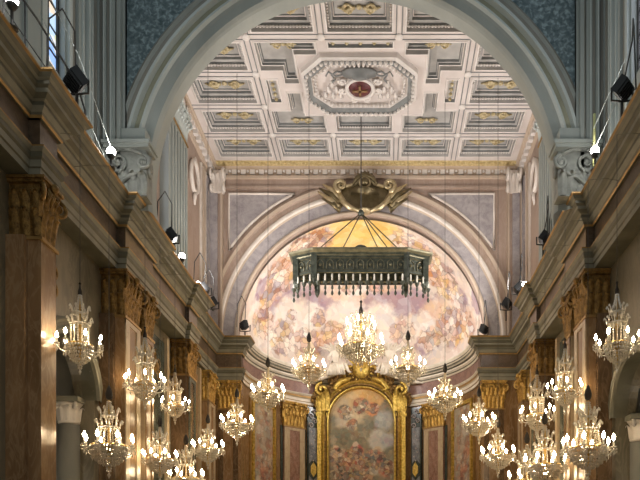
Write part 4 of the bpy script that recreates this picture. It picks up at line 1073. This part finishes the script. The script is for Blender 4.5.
# ================================================================== CHANDELIERS (built at a span of about one metre, flames at height 0)
def arm_set(root, n, r_out, z_off, first, ph=0.0, small=False):
    """n arms, each with dish, candle, flame and drops; 'first' is an arm to copy or None"""
    if first is None:
        m = MB(); m.tube([(.10,0,-.16),(.20,0,-.26),(.30,0,-.30),(.40,0,-.26),(.455,0,-.18),(.46,0,-.14)], [.016,.018,.018,.016,.014,.016], 5)
        m.tube(spiral((.25,-.18), .07, .015, 1.2, -math.pi/2, lambda u,w: (u,0,w), 10, 1), .010, 4)
        a = m.build('arm', M['crystal'], root)
        m = MB(); m.lathe([(.012,-.15),(.05,-.135),(.062,-.115),(.02,-.12)], (.46,0,0), 8)
        d = m.build('drip_dish', M['crystal'], a)
        m = MB(); m.lathe([(.017,-.13),(.017,-.02),(.010,-.01)], (.46,0,0), 7); m.build('candle', M['candle'], a)
        m = MB(); m.lathe([(.012,-.01),(.030,.02),(.034,.05),(.022,.085),(.004,.125)], (.46,0,0), 6); m.build('flame_bulb', M['flame'], a)
        m = MB()
        for j in range(5):
            q = 2*math.pi*j/5
            for k in range(2): m.octa((.46+.055*math.cos(q), .055*math.sin(q), -.17-.055*k), .016-.002*k, .030)
        m.octa((.46,0,-.26), .02, .055); m.octa((.33,0,-.36), .018, .05); m.octa((.22,0,-.33), .016, .04)
        m.build('crystal_drops', M['crystal'], a)
        first = a; start = 1; first.rotation_euler = (0,0,ph); first.location = (0,0,z_off); first.scale = (r_out/.46,)*2 + (1,)
    else: start = 0
    for i in range(start, n):
        c = copy_tree(first, root); c.rotation_euler = (0,0,ph + 2*math.pi*i/n); c.location = (0,0,z_off); c.scale = (r_out/.46,)*2 + (1,)
    return first
def spikes(mb, n, r, z, h, out, th=.014):
    for i in range(n):
        a = 2*math.pi*i/n; c, s = math.cos(a), math.sin(a)
        mb.tube([(r*c,r*s,z),((r+out*.35)*c,(r+out*.35)*s,z+h*.55),((r+out)*c,(r+out)*s,z+h*.85),((r+out*1.3)*c,(r+out*1.3)*s,z+h*.80)], [th,th*1.5,th*1.2,th*.5], 4)
        mb.octa(((r+out*1.3)*c,(r+out*1.3)*s,z+h*.66), .016, .035)
def strands(mb, n, r0, z0, r1, z1, beads, size, sag=0.0):
    for i in range(n):
        a = 2*math.pi*i/n; c, s = math.cos(a), math.sin(a)
        for k in range(beads):
            t = (k+.5)/beads; r = r0 + (r1-r0)*t - sag*math.sin(math.pi*t); z = z0 + (z1-z0)*t
            mb.octa((r*c, r*s, z), size, abs(z1-z0)/beads*.55 + .004)
def bowl(mb, r0, z0, depth, rows, size):
    for k in range(rows):
        t = k/(rows-1)*.95; r = r0*math.cos(t*math.pi/2); z = z0 - depth*math.sin(t*math.pi/2)
        n = max(4, int(2*math.pi*r/(size*2.0)))
        for i in range(n):
            a = 2*math.pi*(i+.5*(k%2))/n; mb.octa((r*math.cos(a), r*math.sin(a), z), size, size*1.5)
def ring(r, z, th): return [(r+th*math.cos(2*math.pi*i/6), z+th*math.sin(2*math.pi*i/6)) for i in range(7)]
def make_chandelier(kind):
    root = bpy.data.objects.new('crystal_chandelier', None); COL.objects.link(root)
    root['category'] = 'chandelier'; root['kind'] = 'thing'; root.empty_display_size = .2
    n, top = {'tall': (7, 1.05), 'wide': (8, .80), 'small': (8, .66), 'grand': (8, .62)}[kind]
    m = MB(); m.lathe([(.01,-.58),(.03,-.5),(.02,-.3),(.05,-.18),(.10,-.15),(.06,-.10),(.02,.0),(.03,.2),(.045,.28),(.02,.36),(.02,top-.12),(.03,top-.05),(.012,top)], n=8); m.build('stem', M['brass'], root)
    m = MB()
    if kind in ('tall', 'grand'):
        m.lathe([(.05,top-.05),(.045,top+.03),(.02,top+.10),(.015,top+.2)], n=8); m.ball((0,0,top+.2), .03, 6, 4)
    else: m.lathe([(.015,top-.02),(.06,top+.02),(.072,top+.10),(.045,top+.2),(.012,top+.27)], n=8)
    m.build('hook_sleeve', M['hook'], root)
    zu, ru = {'tall': (.58,.16), 'wide': (.46,.15), 'small': (.34,.11), 'grand': (.40,.15)}[kind]
    zl, rl = {'tall': (.34,.21), 'wide': (.24,.20), 'small': (.14,.16), 'grand': (.18,.24)}[kind]
    m = MB(); m.lathe(ring(ru, zu, .014), n=12); spikes(m, 8, ru, zu, .20 if kind != 'small' else .14, .05); 
    strands(m, 8, ru, zu, .03, top-.04, 7, .018, .03); up = m.build('upper_crown', M['crystal'], root)
    m = MB(); strands(m, 8, ru+.01, zu-.01, ru-.02, zu-.14, 3, .018); m.build('crystal_fringe', M['crystal'], up)
    m = MB(); m.lathe(ring(rl, zl, .016), n=12); spikes(m, 10, rl, zl, .17, .05); lo = m.build('lower_crown', M['crystal'], root)
    m = MB(); strands(m, 14, rl-.02, zl-.02, rl-.03 if kind == 'tall' else rl+.04, -.10, 7, .020); m.build('crystal_curtain', M['crystal'], lo)
    br, bd = {'tall': (.27,.36), 'wide': (.34,.34), 'small': (.33,.34), 'grand': (.36,.20)}[kind]
    m = MB(); m.lathe(ring(br, -.12, .018), n=16); bw = m.build('ring_band', M['brass'], root)
    m = MB(); bowl(m, br, -.16, bd, 7, .028); m.build('crystal_bowl', M['crystal'], bw)
    m = MB(); strands(m, 5, .05, -.15-bd, .03, -.15-bd-.14, 3, .022); m.octa((0,0,-.15-bd-.20), .035, .075); m.build('bottom_drop', M['crystal'], root)
    f = arm_set(root, n, .46, 0, None)
    if kind == 'grand': arm_set(root, 6, .30, .34, f, .3)
    return root
PRO = {}
STUFF = ('crystal_drops', 'crystal_curtain', 'crystal_fringe', 'crystal_bowl', 'upper_crown', 'lower_crown', 'bottom_drop')
LIGHTS = []
WSC = {'tall': 1.0, 'wide': 1.0, 'small': 1.0, 'grand': 1.0}
CH_LIST = [
    # px, py of the flames, D, width px, kind, how it hangs, label
    (80, 338, 12.85, 46, 'tall', 'w', 'crystal chandelier hanging alone beside the marble pier closest to the left edge'),
    (617, 337, 12.85, 46, 'tall', 'w', 'crystal chandelier hanging high against gilded capitals at the far right edge'),
    (109, 438, 13.9, 52, 'wide', 'w', 'broad low chandelier with dark hanging sleeve beside the left chapel column'),
    (588, 440, 14.4, 54, 'wide', 'w', 'broad low chandelier with dark hanging sleeve beside the right chapel column'),
    (145, 377, 16.2, 42, 'tall', 'w', 'crystal chandelier in front of the bright cream pilaster of the left wall'),
    (565, 384, 16.2, 38, 'tall', 'w', 'crystal chandelier second highest on the right wall, over the cluster of low ones'),
    (175, 400, 18.6, 30, 'tall', 'w', 'crystal chandelier third along the upper row of the left wall'),
    (537, 409, 19.6, 37, 'tall', 'w', 'crystal chandelier third along the upper row of the right wall'),
    (160, 453, 17.1, 37, 'wide', 'w', 'low chandelier half hidden beyond the broad one at the left chapel'),
    (545, 458, 17.5, 46, 'wide', 'w', 'low wide chandelier just left of the broad one by the right chapel column'),
    (186, 472, 19.3, 38, 'wide', 'w', 'lowest chandelier of the left side, cut by the bottom of the picture'),
    (527, 474, 20.6, 42, 'wide', 'w', 'lowest chandelier of the right side, cut by the bottom of the picture'),
    (208, 443, 21.2, 34, 'small', 'c', 'small chandelier in front of the brown corner pilaster left of the apse'),
    (498, 449, 22.2, 37, 'small', 'c', 'small chandelier in front of the brown corner pilaster right of the apse'),
    (237, 418, 22.0, 35, 'small', 'c', 'small chandelier hanging before the gilded capital of the left apse pier'),
    (479, 417, 22.0, 35, 'small', 'c', 'small chandelier hanging before the gilded capital of the right apse pier'),
    (268, 388, 22.8, 36, 'small', 'c', 'small chandelier across the left curve of the apse cornice'),
    (445, 393, 22.8, 35, 'small', 'c', 'small chandelier across the right curve of the apse cornice'),
    (309, 363, 22.5, 36, 'small', 'c', 'small chandelier before the fresco, directly left of the biggest central one'),
    (408, 362, 22.5, 37, 'small', 'c', 'small chandelier before the fresco, directly right of the biggest central one'),
    (361, 340, 23.95, 50, 'grand', 'k', 'largest two tiered chandelier hanging over the altarpiece in the centre'),
]
for i, (px, py, D, wpx, kind, how, lab) in enumerate(CH_LIST):
    if kind not in PRO: PRO[kind] = make_chandelier(kind); r = PRO[kind]
    else: r = copy_tree(PRO[kind])
    r['label'] = lab; r['group'] = 'crystal chandeliers'
    p = P(px, py + 2, D); s = wpx*D/F/1.02
    r.location = p; r.scale = (s, s, s); r.rotation_euler = (0, 0, i*.37)
    LIGHTS.append((p, s, kind))
    top = {'tall': 1.25, 'wide': 1.07, 'small': .93, 'grand': .82}[kind]*s
    for ch in [c for c in r.children if c.name.startswith(('cable', 'wall_hook'))]: bpy.data.objects.remove(ch)
    zt = {'w': Z(8.44) - p.z, 'c': CZ - .05 - (.27 if abs(D-22.5) < .1 else 0) - p.z, 'k': Z(11.1) - p.z}[how]
    m = MB(); m.tube([(0,0,top),(0,0,zt)], .006 if how == 'w' else .008, 5)
    c = m.build('cable', M['cable'], r); c.scale = (1/s,)*3
    if how == 'w':
        xw = (XL if px < 320 else XR) - p.x
        a = -i*.37
        m = MB(); m.tube([(0,0,zt),(xw*.5,0,zt+.03),(xw*.98,0,zt-.02)], .006, 5)
        m.xform(Matrix.Rotation(a, 4, 'Z')); c = m.build('wall_hook', M['entab'], r); c.scale = (1/s,)*3

# ================================================================== FLOODLIGHTS, LAMPS AND WIRES ON THE CORNICE
def floodlight(px, py, D, size, aim, label, power, cone=70, col=(1,.945,.91), lit=False):
    p = P(px, py, D); p0 = Vector((p.x, p.y, Z(9.0)))
    g = thing('floodlight', label, 'floodlight', p0, 0, 'floodlights on the cornice')
    d = (Vector(aim) - p).normalized(); rot = d.to_track_quat('Y', 'Z').to_matrix().to_4x4()
    h = p.z - p0.z; T = Matrix.Translation((0,0,h)) @ rot; a = size/2
    m = MB(); m.box((-a,-a*.55,-a*.8),(a,a*.35,a*.8))
    for k in range(6): m.box((-a*.9+a*.34*k,-a*.8,-a*.7),(-a*.8+a*.34*k,-a*.5,a*.7))
    m.xform(T); hs = m.build('housing', M['black'], g)
    m = MB(); m.box((-a*.85,a*.33,-a*.65),(a*.85,a*.39,a*.65)); m.xform(T); m.build('front_glass', M['lens'] if lit else M['clear'], hs)
    m = MB(); m.tube([(-a*1.1,0,h),(-a*1.1,0,h-a*1.3),(0,0,h-a*1.4),(a*1.1,0,h-a*1.3),(a*1.1,0,h)], .025, 5); m.tube([(0,0,h-a*1.4),(0,0,0)], .03, 5)
    m.build('yoke', M['iron'], g)
    m = MB(); m.tube([(0,-.05,h),(.1,-.3,h+.75),(.0,-.6,h+.95),(-.1,-.9,h+.5),(-.1,-1.0,.02)], .016, 5); m.build('cable', M['cable'], g)
    l = bpy.data.lights.new('flood', 'SPOT'); l.energy = power; l.color = col; l.spot_size = R(cone*2 if cone < 89 else 178); l.spot_blend = .6; l.shadow_soft_size = .15
    lo = bpy.data.objects.new('flood_light_source', l); COL.objects.link(lo); lo.location = p + d*(a*.6 + .05)
    lo.rotation_euler = d.to_track_quat('-Z', 'Y').to_euler()
CEIL_AIM_L, CEIL_AIM_R = (1.5, 22.5, CZ), (-3.0, 22.5, CZ)
FP = 1.0
floodlight(77, 80, 13.1, .42, (-3, 16.4, Z(15)), 'big black floodlight on the left cornice below the stained glass window', 50, 60, (.97,.98,1))
floodlight(622, 88, 13.4, .40, (1.5, 16.4, Z(15)), 'big black floodlight on the right cornice beside the pale window', 50, 60, (.97,.98,1))
floodlight(172, 235, 18.9, .38, CEIL_AIM_L, 'black floodlight on the left cornice below the grey upper pilaster', 640, 75)
floodlight(543, 237, 20.0, .36, CEIL_AIM_R, 'black floodlight on the right cornice below the grey upper pilaster', 640, 75)
floodlight(205, 288, 22.4, .40, (.0, 24.5, CZ), 'upper of two black floodlights side by side near the left end of the cornice', 640, 75)
floodlight(213, 302, 23.6, .38, (-1, 27.4, Z(14)), 'lower of two black floodlights side by side near the left end of the cornice', 180, 70)
floodlight(518, 287, 23.2, .40, (-1.6, 24.5, CZ), 'upper of two black floodlights side by side near the right end of the cornice', 640, 75)
floodlight(506, 303, 24.6, .40, (-1, 27.4, Z(14)), 'lower of two black floodlights side by side near the right end of the cornice', 180, 70)
floodlight(245, 325, 26.3, .38, (1.5, 31.0, Z(12)), 'small black floodlight on the left apse pier in front of the fresco', 520, 75, (1,.97,.95))
floodlight(483, 329, 26.3, .38, (-3.5, 31.0, Z(12)), 'small black floodlight on the right apse pier in front of the fresco', 520, 75, (1,.97,.95))
def spot_lamp(px, py, D, aim, label, power):
    p = P(px, py, D); base = Vector((p.x, p.y, Z(9.0)))
    g = thing('spot_lamp', label, 'lamp', base, 0, 'glaring spot lamps on the cornice')
    h = p.z - base.z
    m = MB(); m.lathe([(.10,0),(.10,.03),(.025,.05),(.025,h-.12),(.06,h-.10),(.10,h-.03)], n=10); m.build('stand', M['iron'], g)
    m = MB(); m.ball((0,0,h+.05), .10, 16, 10); m.build('glass_bulb', M['lens'], g)
    l = bpy.data.lights.new('lamp', 'POINT'); l.energy = power; l.color = (1,.96,.9); l.shadow_soft_size = .12
    lo = bpy.data.objects.new('lamp_light_source', l); COL.objects.link(lo); lo.location = p + (Vector(aim)-p).normalized()*.18
spot_lamp(12, 3, 10.95, (-5, 11, Z(12)), 'glaring lamp on the left cornice in the top left corner', 15)
spot_lamp(111, 154, 14.9, (-4, 15, Z(12)), 'glaring lamp in front of the left scroll capital', 15)
spot_lamp(595, 153, 15.0, (3, 15, Z(12)), 'glaring lamp in front of the right scroll capital', 15)
spot_lamp(182, 258, 20.0, (-4, 21, Z(12)), 'glaring lamp midway along the left presbytery cornice', 25)
spot_lamp(198, 286, 21.9, (-4, 23, Z(12)), 'glaring lamp beside the paired floodlights, left cornice', 25)
spot_lamp(525, 286, 22.3, (3, 23, Z(12)), 'glaring lamp beside the paired floodlights, right cornice', 25)
# handrail and wires
def wire(name, label, cat, pts, r, mat, group=None):
    pts = [Vector(p) for p in pts]; b = pts[0]
    m = MB(); m.tube([p - b for p in pts], r, 5); return tag(m.build(name, mat, loc=b), label, cat, group)
rl_ = thing('safety_rail', 'thin iron rail with curved ends on the left cornice before the stained glass window', 'railing', (-6.75, 12.2, Z(9.0)))
m = MB(); m.tube([(0,-.9,0),(0,-.85,1.0),(0,-.5,1.35),(0,.2,1.4),(0,1.8,1.35),(0,2.2,1.0),(0,2.25,0)], .022, 5); m.build('top_rail', M['cable'], rl_)
for k in range(3):
    m = MB(); m.tube([(0,-.2+.8*k,0),(0,-.2+.8*k,1.37)], .018, 5); m.build('post', M['cable'], rl_)
m = MB(); m.tube([(0,-.9,.7),(0,2.25,.7)], .012, 4); m.build('middle_rail', M['cable'], rl_)
wire('stay_wire', 'pale thin wire sloping down to the lamp before the left scroll capital', 'wire', [(-6.85, 12.0, Z(11.6)), (-6.5, 13.6, Z(10.6)), (-6.4, 15.3, Z(9.3))], .008, M['upper_l'], 'wires on the left cornice')
wire('stay_wire', 'pale thin wire running behind the black floodlight under the stained glass', 'wire', [(-7.0, 13.0, Z(11.0)), (-6.8, 14.6, Z(10.0)), (-6.6, 15.8, Z(9.1))], .008, M['upper_l'], 'wires on the left cornice')
wire('marker_pole', 'pale yellow pole standing behind the right glaring lamp', 'pole', [P(594, 166, 15.3) , P(594.5, 114, 15.3)], .035, M['cable_y'])
wire('stay_wire', 'pale wire rising from the yellow pole past the right floodlight', 'wire', [P(594, 128, 15.2), P(608, 96, 14.4), P(630, 50, 13.6)], .009, M['upper_l'], 'wires on the right cornice')
wire('stay_wire', 'second pale wire under the right floodlight, below the pole top', 'wire', [P(596, 146, 15.0), P(612, 112, 14.2), P(628, 80, 13.4)], .009, M['upper_l'], 'wires on the right cornice')
rr_ = thing('bent_conduit', 'thin dark bent conduit rising from the right cornice below the scroll capital', 'conduit', (4.86, 17.0, Z(9.0)))
m = MB(); m.tube([(0,.5,0),(0,.45,1.1),(0,0,1.5),(0,-.6,1.6),(0,-.65,2.2)], .022, 5); m.build('pipe', M['cable'], rr_)
m = MB(); m.tube([(0,2.0,0),(0,1.9,.9),(0,1.2,1.3),(0,.5,1.0)], .018, 5); m.build('pipe', M['cable'], rr_)
rl2 = thing('bent_conduit', 'thin dark bent conduit rising from the left cornice beside the bright window', 'conduit', (-6.4, 17.1, Z(9.0)))
m = MB(); m.tube([(0,.6,0),(0,.5,1.0),(0,.1,1.5),(0,-.7,1.7)], .022, 5); m.build('pipe', M['cable'], rl2)
m = MB(); m.tube([(0,-.3,0),(0,-.25,.9),(0,.3,1.2),(0,.6,.8)], .018, 5); m.build('pipe', M['cable'], rl2)

for o in bpy.data.objects:
    if o.name.split('.')[0] in STUFF: o['kind'] = 'stuff'
for s in (1, -1):                                        # the lamps of the nave further back
    for d_ in (2.5, 7.0):
        l = bpy.data.lights.new('nave', 'POINT'); l.energy = 70; l.color = (1,.78,.50); l.shadow_soft_size = .5
        lo = bpy.data.objects.new('nave_light_source', l); COL.objects.link(lo); lo.location = (AX - s*4.6, d_, Z(3.5))
for s in (1, -1):  # unseen point lights added to brighten the dark chapel interiors
    l = bpy.data.lights.new('chapel', 'POINT'); l.energy = 22; l.color = (1,.92,.75); l.shadow_soft_size = .2
    lo = bpy.data.objects.new('chapel_fill_light', l); COL.objects.link(lo); lo.location = ((XL if s > 0 else XR) - s*2.0, 14.2, Z(2.0))
# ================================================================== LIGHT, WORLD, CAMERA
w = bpy.data.worlds.new('world'); scene.world = w; w.use_nodes = True
w.node_tree.nodes['Background'].inputs[0].default_value = (.68, .80, .85, 1); w.node_tree.nodes['Background'].inputs[1].default_value = .42
cam = bpy.data.cameras.new('camera'); co = bpy.data.objects.new('camera', cam); COL.objects.link(co)
co.location = (0, 0, E); co.rotation_euler = (math.pi/2, 0, 0)
cam.sensor_width = 36; cam.lens = 36*F/640; cam.shift_x = -(VX-320)/640; cam.shift_y = (VY-240)/640
cam.clip_end = 200
scene.camera = co
scene.view_settings.view_transform = 'Standard'; scene.view_settings.look = 'None'; scene.view_settings.gamma = 1
scene.view_settings.exposure = 0.0
scene.cycles.max_bounces = 5; scene.cycles.diffuse_bounces = 3; scene.cycles.glossy_bounces = 3; scene.cycles.transparent_max_bounces = 12
scene.cycles.sample_clamp_indirect = 4
